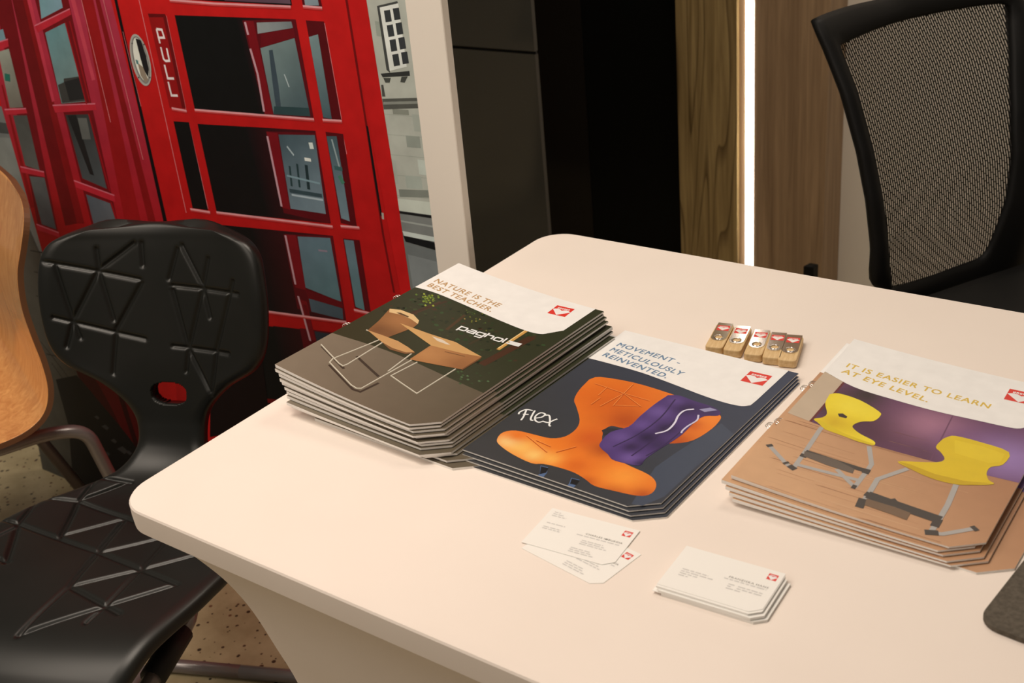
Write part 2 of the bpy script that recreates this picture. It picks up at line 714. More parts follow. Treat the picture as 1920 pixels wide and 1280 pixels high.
# ground colour, then the building on the right, street on the left
BP.poly_uv([(PX0, .012), (PX1 - .001, .012), (PX1 - .001, 2.3), (PX0, 2.3)], (98, 92, 80))
xr = PX1 - .001
zz = lambda px, py: b_inv(px, py)[1]
BP.poly_uv([(-.36, zz(780, 385)), (xr, zz(815, 388)), (xr, 2.3), (-.36, 2.3)], (156, 145, 122))
# sky and pale street at the top left, road below it
BP.poly_uv([(PX0, zz(0, 190)), (-.80, zz(0, 190)), (-.80, 2.3), (PX0, 2.3)], (120, 118, 105))
wedge((112, 105, 90), (-60, 255), (60, 262), (120, 520), (-60, 480))
wedge((30, 28, 24), (-40, 352), (44, 372), (54, 392), (-40, 384))
wedge((60, 56, 48), (-40, 225), (12, 232), (14, 252), (-40, 246))
# building texture: courses, stains
for k in range(5):
    y = 215 + k * 38
    BP.stroke([(718 + k * 6, y), (806, y + 7)], .0010, (142, 134, 112))
for (a, b2, w, h, c) in ((758, 255, 26, 24, (128, 122, 102)), (725, 300, 14, 46, (150, 142, 120)), (757, 330, 30, 26, (146, 140, 118)),
                        (733, 205, 30, 12, (120, 112, 92)), (770, 215, 18, 34, (146, 138, 116)), (745, 356, 60, 16, (112, 106, 88)),
                        (780, 300, 14, 30, (168, 160, 136)), (700, 40, 10, 30, (136, 130, 108)), (765, 40, 14, 60, (166, 158, 136))):
    wedge(c, (a, b2), (a + w, b2 + 2), (a + w + h * .12, b2 + h), (a + h * .12, b2 + h - 2))
# window of the building
wedge((60, 56, 48), (704, 12), (742, 3), (744, 8), (711, 17), (729, 138), (722, 132))
wedge((196, 190, 168), (709, 15), (744, 7), (760, 126), (728, 134))
for r in range(4):
    for c2 in range(2):
        x = 717 + r * 5.2 + c2 * 16.5
        y = 21 + r * 27.5 - c2 * 4
        wedge((48, 46, 42), (x, y), (x + 11.5, y - 2), (x + 15, y + 20), (x + 3.5, y + 22))
wedge((44, 41, 35), (711, 139), (765, 134), (766, 143), (715, 146))
wedge((60, 56, 46), (716, 147), (730, 147), (728, 156), (720, 156))
wedge((60, 56, 46), (750, 145), (762, 144), (756, 156), (748, 155))
wedge((66, 60, 50), (712, 160), (716, 160), (720, 182), (714, 182))
wedge((74, 68, 56), (714, 186), (800, 184), (801, 203), (717, 206))
wedge((118, 110, 92), (716, 192), (800, 190), (800, 195), (716, 197))
# kerb lines and road at lower right
wedge((176, 166, 140), (742, 373), (830, 383), (832, 408), (746, 396))
wedge((22, 20, 18), (746, 397), (832, 409), (832, 414), (747, 401))
wedge((110, 103, 90), (747, 402), (832, 415), (834, 452), (752, 436))
wedge((140, 132, 114), (749, 414), (832, 428), (832, 432), (750, 417))
wedge((178, 170, 148), (752, 434), (835, 450), (836, 459), (755, 443))
wedge((18, 17, 16), (754, 443), (836, 461), (838, 477), (758, 454))
wedge((96, 92, 82), (758, 456), (838, 478), (850, 640), (785, 640))
wedge((112, 107, 96), (762, 478), (842, 498), (850, 580), (775, 560))

# telephone box: base red
RED = (164, 18, 16)
BP.poly_uv([b_inv(0, 200), b_inv(53, 387), b_inv(90, 520), b_inv(145, 706), b_inv(258, 843), b_inv(330, 960),
            (b_inv(765, 540)[0] + .11, .03), b_inv(767, 540), b_inv(741, 360), b_inv(684, 0), (b_inv(684, 0)[0] - .10, 2.3), (PX0 - .0, 2.3), (PX0, zz(0, 200))], RED)
BP.poly([(0, 200), (53, 387), (90, 520), (150, 520), (310, 420), (205, 0), (150, -160), (-60, -160)],
        vgrad((100, -40), (150, 40, 52), (170, 420), (140, 16, 14)))
# recess shadows on the side face
wedge((92, 12, 12), (20, 0), (40, 0), (142, 420), (120, 424))
wedge((112, 14, 14), (40, 0), (50, 0), (156, 420), (142, 420))
wedge((166, 44, 52), (48, 0), (55, 0), (100, 190), (95, 192))
wedge((118, 14, 14), (0, 160), (3, 160), (62, 390), (55, 390))
wedge((170, 52, 58), (130, 0), (138, 0), (176, 150), (170, 152))
wedge((128, 16, 15), (150, 0), (172, 0), (262, 418), (232, 418))
wedge((112, 14, 13), (176, 0), (184, 0), (290, 418), (276, 418))
# side window columns: dark jambs, then panes
for jam in (((60, -12), (122, -16), (220, 424), (172, 432)), ((-14, -10), (16, -14), (106, 434), (68, 420))):
    wedge((96, 12, 14), *jam)
for q, c1, c3 in ((((67, -30), (104, -40), (115, 15), (75, 36)), (98, 122, 142), (110, 124, 132)),
                  (((82, 62), (120, 43), (158, 191), (113, 195)), (88, 112, 122), (104, 108, 94)),
                  (((120, 216), (163, 215), (198, 355), (152, 335)), (44, 40, 33), (66, 66, 60)),
                  (((159, 365), (204, 382), (218, 425), (176, 432)), (70, 72, 70), (84, 82, 76)),
                  (((-12, 60), (3, 55), (8, 74), (-8, 80)), (104, 120, 128), (104, 120, 128)),
                  (((-6, 98), (14, 92), (41, 202), (16, 203)), (132, 124, 102), (96, 82, 66)),
                  (((22, 217), (48, 217), (72, 320), (45, 311)), (66, 60, 50), (82, 76, 64)),
                  (((53, 331), (81, 334), (103, 431), (76, 421)), (84, 80, 70), (70, 67, 62))):
    BP.poly(q, vgrad(q[0], c1, q[2], c3))
wedge((54, 48, 40), (106, 160), (117, 155), (117, 148), (146, 144), (157, 190), (114, 194))
wedge((34, 30, 26), (118, 154), (148, 146), (156, 186), (128, 190))
wedge((28, 25, 21), (124, 217), (140, 216), (174, 330), (166, 327))
wedge((84, 78, 66), (143, 222), (160, 222), (168, 262), (152, 262))
wedge((36, 84, 66), (6, 138), (16, 140), (17, 154), (7, 152))
# bars of the side windows
for q in (((62, 48), (128, 16), (131, 28), (68, 62)), ((96, 197), (176, 194), (179, 207), (101, 212)), ((136, 338), (212, 366), (214, 380), (140, 352)),
          ((-10, 80), (12, 73), (14, 88), (-8, 96)), ((6, 205), (46, 203), (49, 213), (10, 216)), ((36, 312), (80, 322), (82, 333), (38, 324)), ((66, 420), (108, 436), (110, 446), (68, 432))):
    wedge((160, 30, 36), *q)
    wedge((182, 86, 88), q[0], q[1], (q[1][0] + .3, q[1][1] + 2.4), (q[0][0] + .3, q[0][1] + 2.4))
for a, b2 in (((120, 43), (160, 196)), ((128, 40), (166, 192)), ((164, 214), (204, 360)), ((206, 380), (220, 426))):
    BP.stroke([a, b2], .004, (128, 16, 18))
# door front: black gap, frame shading and dotted highlights
wedge((12, 10, 9), (205, -30), (210, -30), (313, 424), (306, 424))
BP.poly([(212, -30), (640, -30), (765, 640), (500, 760), (330, 760), (310, 420)], vgrad((420, 0), (170, 20, 17), (560, 640), (146, 14, 13)))
wedge((12, 10, 9), (205, -30), (210, -30), (313, 424), (306, 424))
BP.stroke([(642, -30), (685, 237), (716, 440), (737, 550)], .004, (96, 10, 10))
wedge((14, 12, 11), (684, 236), (688, 238), (714, 402), (716, 408), (711, 405), (700, 340))
BP.stroke([(715, 400), (716, 412)], .004, (150, 130, 110))
for a, b2, w in (((258, 0), (347, 400), .0016), ((309, 30), (346, 205), .0018), ((191, 0), (266, 300), .0014), ((150, 0), (205, 230), .0016), ((352, 232), (388, 392), .0012),
                 ((549, 42), (582, 216), .0014), ((606, 44), (638, 224), .0014), ((640, 252), (648, 290), .0012), ((228, 60), (262, 200), .0010)):
    BP.stroke([a, b2], w, (184, 96, 88))
# recessed PULL plate
wedge((128, 14, 13), (275, 26), (307, 27), (345, 206), (316, 203))
wedge((84, 9, 9), (275, 26), (307, 27), (308, 33), (277, 33))
wedge((92, 10, 10), (303, 30), (309, 30), (346, 204), (339, 203))
PW = (206, 176, 172)


def letter(o, dx, dy, strokes, w=.0036):
    for s in strokes:
        BP.stroke([(o[0] + a * dx[0] + b2 * dy[0], o[1] + a * dx[1] + b2 * dy[1]) for a, b2 in s], w, PW)


DX, DY = (11, 1.5), (6.5, 27)
letter((291, 55), DX, DY, [[(0, 0), (0, 1)], [(0, 0), (.9, 0), (1, .55), (.1, .6)]])
letter((299, 89), DX, DY, [[(0, 0), (0, .82), (.25, .95), (.95, .9), (1, .02)]])
letter((306, 122), DX, DY, [[(0, 0), (0, .95), (1.1, .9)]])
letter((313, 154), DX, DY, [[(0, 0), (0, .95), (1.1, .9)]])
# door openings (dark interior)
OPEN = [((300, -60), (535, -60), (545, 11), (316, -2)), ((553, -60), (585, -60), (602, 14), (566, 14)),
        ((325, 29), (551, 37), (586, 223), (363, 206)), ((571, 39), (605, 41), (638, 226), (604, 224)),
        ((323, 228), (352, 230), (388, 395), (359, 391)), ((368, 233), (589, 246), (618, 420), (404, 398)), ((608, 248), (641, 252), (667, 426), (637, 419)),
        ((366, 416), (398, 420), (432, 580), (400, 570)), ((409, 422), (622, 443), (647, 602), (447, 580)), ((641, 448), (672, 451), (693, 586), (663, 578)),
        ((440, 606), (652, 628), (680, 760), (470, 790)), ((672, 630), (700, 632), (720, 760), (690, 760))]
for k, q in enumerate(OPEN):
    wedge((74, 9, 12) if k in (1, 3, 6, 9, 11) else (13, 12, 10), *q)
# interior: back wall tint, posts and glass seen through
for q in (((440, 33), (551, 37), (586, 223), (486, 215)), ((458, 238), (589, 246), (618, 420), (500, 407)), ((470, 428), (622, 443), (647, 602), (505, 586)), ((510, 612), (652, 628), (680, 760), (545, 790))):
    BP.poly(q, vgrad(((q[0][0] + q[3][0]) / 2, q[0][1]), (16, 12, 11), ((q[0][0] + q[3][0]) / 2 + 60, q[0][1]), (66, 10, 14)))
DR = (104, 13, 17)
for q in (((452, 39), (552, 37), (586, 223), (494, 215)), ((497, 247), (589, 250), (617, 420), (530, 400)), ((529, 440), (622, 444), (646, 600), (556, 580)), ((560, 616), (652, 628), (676, 740), (585, 740))):
    wedge((78, 10, 14), *q)
for q in (((456, 40), (473, 40), (510, 215), (494, 214)), ((497, 248), (518, 250), (542, 394), (527, 390)), ((532, 440), (553, 442), (572, 545), (552, 540)), ((560, 562), (573, 566), (590, 640), (578, 636))):
    wedge(DR, *q)
for p in (((457, 42), (463, 66)), ((467, 92), (481, 140)), ((481, 140), (493, 210)), ((499, 256), (526, 388)), ((533, 442), (552, 534)), ((557, 556), (580, 640))):
    BP.stroke(p, .0042, (168, 118, 112))
for q, c1, c3 in ((((479, 43), (544, 41), (547, 53), (481, 64)), (126, 120, 108), (100, 98, 90)),
                  (((486, 91), (550, 72), (580, 219), (511, 215)), (104, 110, 98), (56, 66, 68)),
                  (((577, 70), (594, 65), (620, 224), (604, 221)), (104, 112, 102), (60, 72, 76)),
                  (((520, 253), (588, 254), (609, 402), (543, 392)), (56, 66, 66), (104, 110, 106)),
                  (((610, 256), (629, 256), (654, 416), (638, 410)), (58, 70, 70), (100, 108, 104)),
                  (((556, 444), (617, 447), (638, 567), (571, 540)), (84, 94, 94), (78, 96, 106)),
                  (((577, 560), (640, 579), (642, 600), (582, 585)), (70, 76, 76), (60, 66, 68)),
                  (((643, 450), (661, 452), (682, 583), (665, 576)), (86, 94, 92), (76, 96, 110)),
                  (((588, 622), (650, 632), (664, 700), (602, 690)), (40, 40, 42), (30, 30, 32)),
                  (((340, -60), (530, -60), (543, 8), (420, 2)), (60, 30, 40), (86, 60, 62)),
                  (((562, -40), (586, -40), (596, 11), (570, 11)), (128, 130, 122), (110, 112, 106))):
    BP.poly(q, vgrad(q[0], c1, q[2], c3))
wedge((52, 58, 60), (502, 95), (509, 94), (520, 160), (526, 214), (517, 214), (508, 150))
wedge((150, 148, 134), (530, 140), (532, 140), (541, 164), (539, 164))
wedge((40, 54, 62), (512, 200), (577, 203), (580, 219), (511, 215))
for a, b2, w, c in (((536, 275), (549, 292), .003, (150, 150, 138)), ((580, 268), (583, 280), .008, (190, 186, 160)), ((569, 299), (581, 301), .005, (196, 190, 168)), ((541, 312), (545, 350), .004, (34, 48, 50)),
                    ((555, 308), (560, 352), .004, (34, 48, 50)), ((572, 310), (577, 356), .006, (30, 40, 44)), ((536, 330), (598, 345), .003, (110, 122, 116)), ((545, 366), (604, 376), .003, (150, 150, 140)),
                    ((541, 358), (602, 368), .006, (46, 56, 58)), ((620, 262), (636, 320), .003, (130, 132, 120)), ((625, 315), (640, 318), .006, (52, 74, 66)), ((634, 330), (642, 345), .007, (60, 96, 70)), ((595, 470), (612, 472), .003, (120, 100, 100))):
    BP.stroke([a, b2], w, c)
for q in (((487, 64), (549, 54), (552, 71), (487, 90)), ((570, 543), (640, 567), (642, 579), (576, 560)), ((566, 572), (572, 572), (577, 590), (571, 590))):
    wedge((88, 11, 15), *q)
# bars of the door with pale top edges
for q in (((400, 8), (543, 14)), ((566, 13), (602, 16)), ((320, 204), (348, 209)), ((363, 207), (587, 225)), ((603, 226), (639, 228)), ((355, 393), (392, 399)), ((404, 399), (622, 426)), ((637, 425), (672, 428)), ((440, 577), (648, 605)), ((662, 582), (694, 589)), ((316, 1), (400, 8))):
    BP.stroke(q, .0042, (196, 122, 112))
    BP.stroke([(p[0] + .4, p[1] + 2.4) for p in q], .0022, (170, 54, 48))
wedge((96, 12, 12), (470, 745), (540, 752), (540, 760), (470, 753))
wedge((17, 7, 7), (393, 700), (400, 636), (486, 640), (506, 800), (392, 820))
# lever handle: ellipse rim and bowl


def ell(cx0, cy0, a, b2, rot, n=28):
    return [(cx0 + a * math.cos(t) * math.cos(rot) - b2 * math.sin(t) * math.sin(rot), cy0 + a * math.cos(t) * math.sin(rot) + b2 * math.sin(t) * math.cos(rot))
            for t in [2 * math.pi * k / n for k in range(n)]]


BP.poly(ell(261.5, 113, 17, 50, -.24), (150, 136, 116))
BP.poly(ell(262, 113, 14, 46, -.24), (112, 100, 86))
BP.poly(ell(262, 112, 11.5, 42, -.24), (196, 180, 152))
wedge((26, 22, 20), (252, 72), (262, 76), (272, 105), (277, 130), (276, 146), (268, 132), (262, 112))
wedge((126, 104, 80), (256, 118), (266, 126), (276, 150), (271, 156), (262, 142))
wedge((70, 100, 120), (252, 112), (257, 114), (258, 122), (254, 120))
for k in ((246, 82), (268, 84), (258, 146), (279, 146)):
    BP.poly(ell(*k, 1.6, 1.6, 0, 10), (70, 62, 54))
# pavement and plinth between the chairs
wedge((72, 63, 50), (40, 400), (92, 520), (145, 706), (258, 843), (330, 1000), (100, 1000), (20, 560))
for a, b2 in (((55, 470), (100, 478)), ((62, 510), (105, 520)), ((66, 555), (118, 568)), ((76, 590), (124, 602)), ((85, 664), (138, 676)), ((74, 640), (130, 712)), ((95, 680), (150, 760))):
    BP.stroke([a, b2], .0022, (40, 34, 27))
wedge((26, 22, 19), (103, 712), (142, 704), (150, 712), (226, 800), (262, 850), (330, 960), (140, 960), (127, 798))
for (a, b2, r) in ((180, 782, 5), (196, 800, 7), (212, 826, 6), (228, 842, 10), (170, 812, 4), (240, 848, 6), (200, 850, 5)):
    wedge((62, 56, 50), (a - r, b2), (a, b2 - r * .5), (a + r, b2 + r * .4), (a + r * .4, b2 + r))
wedge((84, 10, 11), (131, 664), (150, 662), (300, 740), (300, 860), (258, 843), (224, 800), (145, 706))
wedge((58, 8, 9), (131, 664), (150, 662), (205, 760), (224, 800), (145, 706))
wedge((46, 7, 8), (206, 700), (216, 700), (262, 846), (250, 835))
BP.build('street_print', M_BACK, bd)

# ================================================================= TABLE WITH STRETCH COVER
TH = .74
TX0, TX1, TY0, TY1 = 0.0, 1.83, -.287, .465


def rrect(ins, rad, n=10):
    x0, x1, y0, y1 = TX0 + ins, TX1 - ins, TY0 + ins, TY1 - ins
    out = []
    for (cx0, cy0, a0) in ((x1 - rad, y0 + rad, -90), (x1 - rad, y1 - rad, 0), (x0 + rad, y1 - rad, 90), (x0 + rad, y0 + rad, 180)):
        for k in range(n + 1):
            a = math.radians(a0 + 90 * k / n)
            out.append((cx0 + rad * math.cos(a), cy0 + rad * math.sin(a)))
    return out


prof = [(.0035, .7400), (.0012, .7394), (.0001, .7375), (0, .728), (.0006, .7145), (.0022, .7125)]
prof += [(p[0], p[1]) for p in catmull([(.010, .7052), (.024, .690), (.039, .664), (.054, .632), (.067, .592), (.079, .538), (.090, .484), (.108, .36), (.122, .22), (.130, .1), (.134, .0)], 4)]
rings = []
for i, (ins, z) in enumerate(prof):
    rad = max(.012, .040 - ins * .22)
    rings.append([(x, y, z) for x, y in rrect(ins, rad)])
nr = len(rings[0])
tv = [p for r in rings for p in r]
tf = []
for i in range(len(rings) - 1):
    for k in range(nr):
        k2 = (k + 1) % nr
        tf.append((i * nr + k, (i + 1) * nr + k, (i + 1) * nr + k2, i * nr + k2))
top_idx = tuple(range(nr))
tf.append(top_idx)
tbl = mesh_obj('display_table', tv, tf, M_CLOTH, None, True)
tbl.data.polygons[len(tf) - 1].use_smooth = False
tbl.data.set_sharp_from_angle(angle=math.radians(22))
tag(tbl, 'long display table in a tight cream-white stretch fabric cover', 'table')

# ================================================================= BROCHURES
CW, CHT, CUT = .210, .297, .023
OUT = [(0, 0), (CW - CUT, 0), (CW, CUT * .85), (CW, CHT), (0, CHT)]
UC = [CW * k / 10 for k in range(1, 10)]
REFC = (248, 234, 216)
cconv = lambda c: alb(c, REFC, .86)
ORD = ['topmost', 'second', 'third', 'fourth', 'fifth', 'sixth', 'seventh', 'eighth', 'ninth', 'tenth', 'eleventh', 'twelfth', 'thirteenth', 'fourteenth']


def slab(name, outl, zb, zt, m, parent):
    """page block whose bottom/top heights follow zb(u), zt(u)"""
    bm = bmesh.new()
    us = sorted(set([0, CW - CUT, CW] + UC))
    cols = []
    for u in us:
        lo = 0 if u <= CW - CUT else (u - (CW - CUT)) * .85
        cols.append((u, lo, CHT))
    vt = [[bm.verts.new((u, y, zt(u))) for y in (lo, hi)] for u, lo, hi in cols]
    vb = [[bm.verts.new((u, y, zb(u))) for y in (lo, hi)] for u, lo, hi in cols]
    for i in range(len(us) - 1):
        bm.faces.new((vt[i][0], vt[i + 1][0], vt[i + 1][1], vt[i][1]))
        bm.faces.new((vb[i][1], vb[i + 1][1], vb[i + 1][0], vb[i][0]))
        bm.faces.new((vb[i][0], vb[i + 1][0], vt[i + 1][0], vt[i][0]))
        bm.faces.new((vt[i][1], vt[i + 1][1], vb[i + 1][1], vb[i][1]))
    bm.faces.new((vt[0][0], vt[0][1], vb[0][1], vb[0][0]))
    bm.faces.new((vb[-1][0], vb[-1][1], vt[-1][1], vt[-1][0]))
    return bm_obj(name, bm, m, parent)


loop_me = None


def loops(parent, zc):
    """two wire eyelets that stick out of the spine"""
    global loop_me
    for v in (.105, .187):
        for dv in (0, .0032):
            if loop_me is None:
                path = [(-.006 * math.sin(math.pi * k / 10) + .001, .0042 * math.cos(math.pi * k / 10), .0012 * math.sin(math.pi * k / 10)) for k in range(11)]
                o = tube('staple_loop', path, .00042, M_CHROME, parent, 6)
                loop_me = o.data
            else:
                o = bpy.data.objects.new('staple_loop', loop_me)
                COL.objects.link(o)
                o.parent = parent
            o.location = (0, v + dv, zc)


def brochure(name, origin, rot, zb, zt, base, paint, label, group, top, vs):
    r = empty(name, (origin[0], origin[1], TH), rot)
    r.scale = (1, vs, 1)
    tag(r, label, 'brochure', group)
    slab('page_block', OUT, zb, lambda u: zt(u) - .0004, M_PAGES, r)
    ca, sa = math.cos(rot), math.sin(rot)

    def inv(px, py):
        z = TH + zt(.1)
        for _ in range(8):
            q = Wz(px, py, z)
            dx, dy = q[0] - origin[0], q[1] - origin[1]
            u, v = dx * ca + dy * sa, -dx * sa + dy * ca
            z = TH + zt(min(max(u, 0), CW))
        return (u, v / vs)
    pr = Print(lambda u, v, e: (u, v, zt(u) - .0004 + e), inv, cconv, UC)
    pr.bounds = ((0, 0, CW), (1, 0, CHT))
    pr.fat = .00045
    pr.poly_uv(OUT, base)
    if top:
        paint(pr)
    else:
        paint(pr, True)
    # keep ink inside the sheet
    pr.build('front_cover', M_PRINT, r)
    loops(r, zt(0) - .002)
    return r


def px_of(ox, oy, s):
    return lambda x, y: (ox + x * s, oy + y * s)


def cp(pts, ox, oy, s):
    return [(ox + x * s, oy + y * s) for x, y in pts]


def clampU(p):
    return (min(max(p[0], 0.0), CW), min(max(p[1], 0.0), CHT))


def white_panel(pr, curve_px, right_u=.199, cut=.016):
    """white headline field with its cut lower right corner"""
    pts = [pr.inv(*p) for p in curve_px]
    pts = [(max(0, p[0]), p[1]) for p in pts]
    pts[0] = (0, pts[0][1])
    ylow = pts[-1][1]
    pts = [tuple(p) for p in catmull(pts, 4)]
    pr.poly_uv(pts + [(right_u, ylow + cut * .75), (right_u, CHT), (0, CHT)], (248, 234, 216))
    return pts


def grad_uv(pr, a, ca, b2, cb):
    A, B = np.array(cconv(ca)), np.array(cconv(cb))
    a, b2 = np.array(a, float), np.array(b2, float)
    d = b2 - a

    def f(u, v):
        t = min(1, max(0, float((np.array([u, v]) - a) @ d / (d @ d))))
        return tuple(A * (1 - t) + B * t)
    return f


def shade(pr, C, base, blobs):
    """smooth printed shading: base colour with soft spots (crop pixels, radius in crop pixels)"""
    B = []
    for x, y, r, c in blobs:
        a = np.array(pr.inv(*C([(x, y)])[0]))
        b2 = np.array(pr.inv(*C([(x + r, y)])[0]))
        c3 = np.array(pr.inv(*C([(x, y + r)])[0]))
        B.append((a, (np.linalg.norm(b2 - a) + np.linalg.norm(c3 - a)) / 2, np.array(cconv(c))))
    b0 = np.array(cconv(base))

    def f(u, v):
        col = b0
        for a, r, c in B:
            w = math.exp(-((u - a[0]) ** 2 + (v - a[1]) ** 2) / (r * r))
            col = col * (1 - w) + c * w
        return tuple(col)
    return f


FU = [CW * k / 40 for k in range(1, 40)]
FV = [CHT * k / 50 for k in range(1, 50)]


class fine:
    """denser ink grid while soft shading is printed"""

    def __init__(self, pr):
        self.pr = pr

    def __enter__(self):
        self.o = (self.pr.uc, self.pr.vc)
        self.pr.uc, self.pr.vc = FU, FV

    def __exit__(self, *a):
        self.pr.uc, self.pr.vc = self.o


# ---- forest cover
def paint_forest(pr, simple=False):
    C = lambda pts: cp(pts, 490, 480, .34375)
    pr.vc = [CHT * k / 8 for k in range(1, 8)]
    pr.poly_uv(OUT, grad_uv(pr, (0, .02), (128, 112, 90), (.19, .10), (92, 78, 58)))
    if simple:
        pr.poly_uv([(0, .14), (CW, .10), (CW, CHT), (0, CHT)], (50, 50, 29))
        pr.poly_uv([(0, .225), (.13, .205), (.185, .205), (.199, .217), (.199, CHT), (0, CHT)], (248, 234, 216))
        return
    fl = [pr.inv(*p) for p in C([(380, 415), (620, 490), (800, 560), (1000, 650), (1185, 722)])]
    fl[0] = (0, fl[0][1])
    fl[-1] = (CW, fl[-1][1] - .004)
    pr.poly_uv([tuple(p) for p in catmull(fl, 3)] + [(CW, CHT), (0, CHT)], (50, 50, 29))
    rnd = random.Random(4)
    for k in range(330):
        u, v = rnd.uniform(.008, .2), rnd.uniform(.13, .262)
        lim = np.interp(u, [p[0] for p in fl], [p[1] for p in fl])
        if v < lim + .008:
            continue
        s = rnd.uniform(.0012, .0042)
        c = rnd.choice([(40, 58, 26), (34, 40, 22), (58, 66, 34), (66, 46, 28), (44, 52, 28), (30, 34, 20), (54, 72, 38)])
        n = 6
        pr.poly_uv([(min(u + s * rnd.uniform(.5, 1) * math.cos(6.283 * i / n), CW - .001), v + s * rnd.uniform(.3, .9) * math.sin(6.283 * i / n)) for i in range(n)], c, False)
    pr.lv += 1
    for a, b2, w, c in (((980, 250), (800, 320), .006, (70, 48, 30)), ((1010, 245), (700, 345), .0035, (62, 42, 26)), ((1480, 440), (1200, 590), .010, (72, 42, 24)), ((1110, 320), (1010, 400), .004, (74, 52, 30)), ((1250, 420), (1130, 480), .004, (60, 50, 30))):
        pr.stroke(C([a, b2]), w, c)
    pr.stroke(C([(1447, 405), (1290, 508)]), .0042, (206, 150, 74))
    pr.stroke(C([(1440, 402), (1292, 500)]), .0014, (240, 200, 130))
    for k in range(34):
        x, y = rnd.gauss(920, 26), rnd.gauss(228, 16)
        pr.poly(C([(x - 7, y), (x, y - 6), (x + 8, y + 2), (x, y + 6)]), rnd.choice([(150, 158, 52), (118, 132, 44), (92, 110, 40)]))
        pr.lv -= 1
    pr.lv += 1
    for k in range(22):
        x, y = rnd.gauss(1175, 40), rnd.gauss(335, 22)
        pr.poly(C([(x - 5, y), (x, y - 4), (x + 6, y + 2), (x, y + 4)]), rnd.choice([(110, 110, 40), (160, 130, 70), (82, 96, 40), (60, 78, 38)]))
        pr.lv -= 1
    for k in range(16):
        x, y = rnd.gauss(1120, 50), rnd.gauss(660, 22)
        pr.poly(C([(x - 9, y), (x, y - 5), (x + 9, y + 2), (x, y + 5)]), rnd.choice([(62, 82, 44), (84, 104, 66), (52, 64, 36)]))
        pr.lv -= 1
    pr.lv += 2
    WIRE, SH = (162, 148, 122), (60, 50, 38)
    # soft floor shadows, wire frames
    for pts in ([(370, 590), (500, 725), (540, 738), (640, 690)], [(330, 490), (450, 612)], [(520, 545), (640, 655)]):
        pr.stroke(C(pts), .0030, SH)
    for pts in ([(780, 398), (560, 490), (390, 558), (372, 578), (490, 702), (520, 720), (545, 720), (820, 565)], [(660, 470), (470, 588), (445, 598), (425, 585), (325, 480)],
                [(1060, 614), (848, 748), (705, 650)], [(820, 530), (690, 628)], [(850, 578), (710, 650)], [(572, 402), (600, 412)]):
        pr.stroke(C(pts), .0019, WIRE)
        pr.stroke([(p[0], p[1] - .8) for p in C(pts)], .0007, (226, 212, 184))
    # desk and chair
    with fine(pr):
        pr.poly(C([(700, 286), (760, 292), (830, 320), (860, 350), (852, 370), (830, 388), (770, 412), (690, 442), (580, 403), (642, 350)]), shade(pr, C, (146, 96, 54), [(640, 400, 50, (116, 74, 42)), (760, 350, 50, (164, 108, 62)), (700, 430, 40, (124, 80, 46))]))
        pr.poly(C([(700, 286), (760, 292), (830, 318), (860, 350), (854, 369), (815, 342), (760, 318), (697, 305)]), (222, 180, 122))
    pr.poly(C([(735, 306), (760, 308), (805, 328), (800, 334), (755, 316)]), (96, 66, 40))
    pr.poly(C([(578, 402), (660, 430), (745, 462), (800, 495), (836, 522), (790, 524), (715, 500), (655, 466)]), (196, 144, 88), 0)
    pr.poly(C([(655, 466), (715, 500), (790, 524), (836, 522), (836, 528), (785, 532), (700, 508)]), (126, 84, 48))
    pr.poly(C([(925, 485), (1202, 548), (1092, 616), (808, 562)]), shade(pr, C, (166, 108, 60), [(1100, 590, 70, (142, 90, 50)), (920, 530, 60, (186, 128, 74))]))
    pr.poly(C([(1092, 616), (1202, 548), (1196, 560), (1095, 622)]), (106, 66, 36))
    pr.poly(C([(755, 364), (910, 420), (1060, 468), (1202, 548), (1100, 530), (925, 486)]), (204, 152, 90))
    pr.poly(C([(930, 436), (990, 456), (1032, 484), (1010, 480), (960, 462)]), (222, 198, 168))
    pr.stroke(C([(1000, 520), (1110, 546)]), .0012, (112, 72, 40))
    # white field with headline and badge
    white_panel(pr, C([(830, 166), (950, 200), (1100, 262), (1300, 350), (1440, 405), (1522, 424), (1575, 418)]), .199)
    a, b2 = pr.inv(*C([(938, 138)])[0]), pr.inv(*C([(1287, 278)])[0])
    TX = (192, 146, 92)
    pr.text('NATURE IS THE', a, b2, TX, .0, .0088, 1.12)
    a, b2 = pr.inv(*C([(900, 162)])[0]), pr.inv(*C([(1247, 303)])[0])
    pr.text('BEST TEACHER.', a, b2, TX, .0, .0088, 1.12)
    q = [np.array(pr.inv(*p)) for p in ((1026, 586.5), (1059, 594), (1045, 572))]
    pr.logo(q[0], q[1] - q[0], q[2] - q[0])
    # wordmark: squared wide letters on a baseline
    o = np.array(pr.inv(858.5, 616.5))
    e = np.array(pr.inv(972, 650))
    ex = (e - o) / 7.15
    ey = np.array([-ex[1], ex[0]]) * 1.0
    G = {0: [[(0, -.28), (0, .62), (.72, .62), (.8, .5), (.8, .1), (.7, 0), (.05, 0)]],
         1: [[(.1, .62), (.75, .62), (.8, .5), (.8, 0), (.1, 0), (0, .1), (.02, .3), (.75, .32)]],
         2: [[(.8, .05), (.1, .05), (0, .15), (0, .52), (.1, .62), (.8, .62), (.8, -.2), (.7, -.32), (.08, -.32)]],
         3: [[(0, 0), (0, .95)], [(0, .6), (.68, .62), (.78, .5), (.78, 0)]],
         4: [[(.1, 0), (0, .12), (0, .5), (.1, .62), (.7, .62), (.8, .5), (.8, .12), (.7, 0), (.1, 0)]],
         5: [[(0, .95), (0, .1), (.12, 0)]]}
    xs = [0, 1.05, 2.1, 3.15, 4.2, 5.25]
    for k, st in G.items():
        for s in st:
            pr.stroke_uv([tuple(o + ex * (xs[k] + a2) + ey * b3) for a2, b3 in s], .0021, (240, 230, 214))
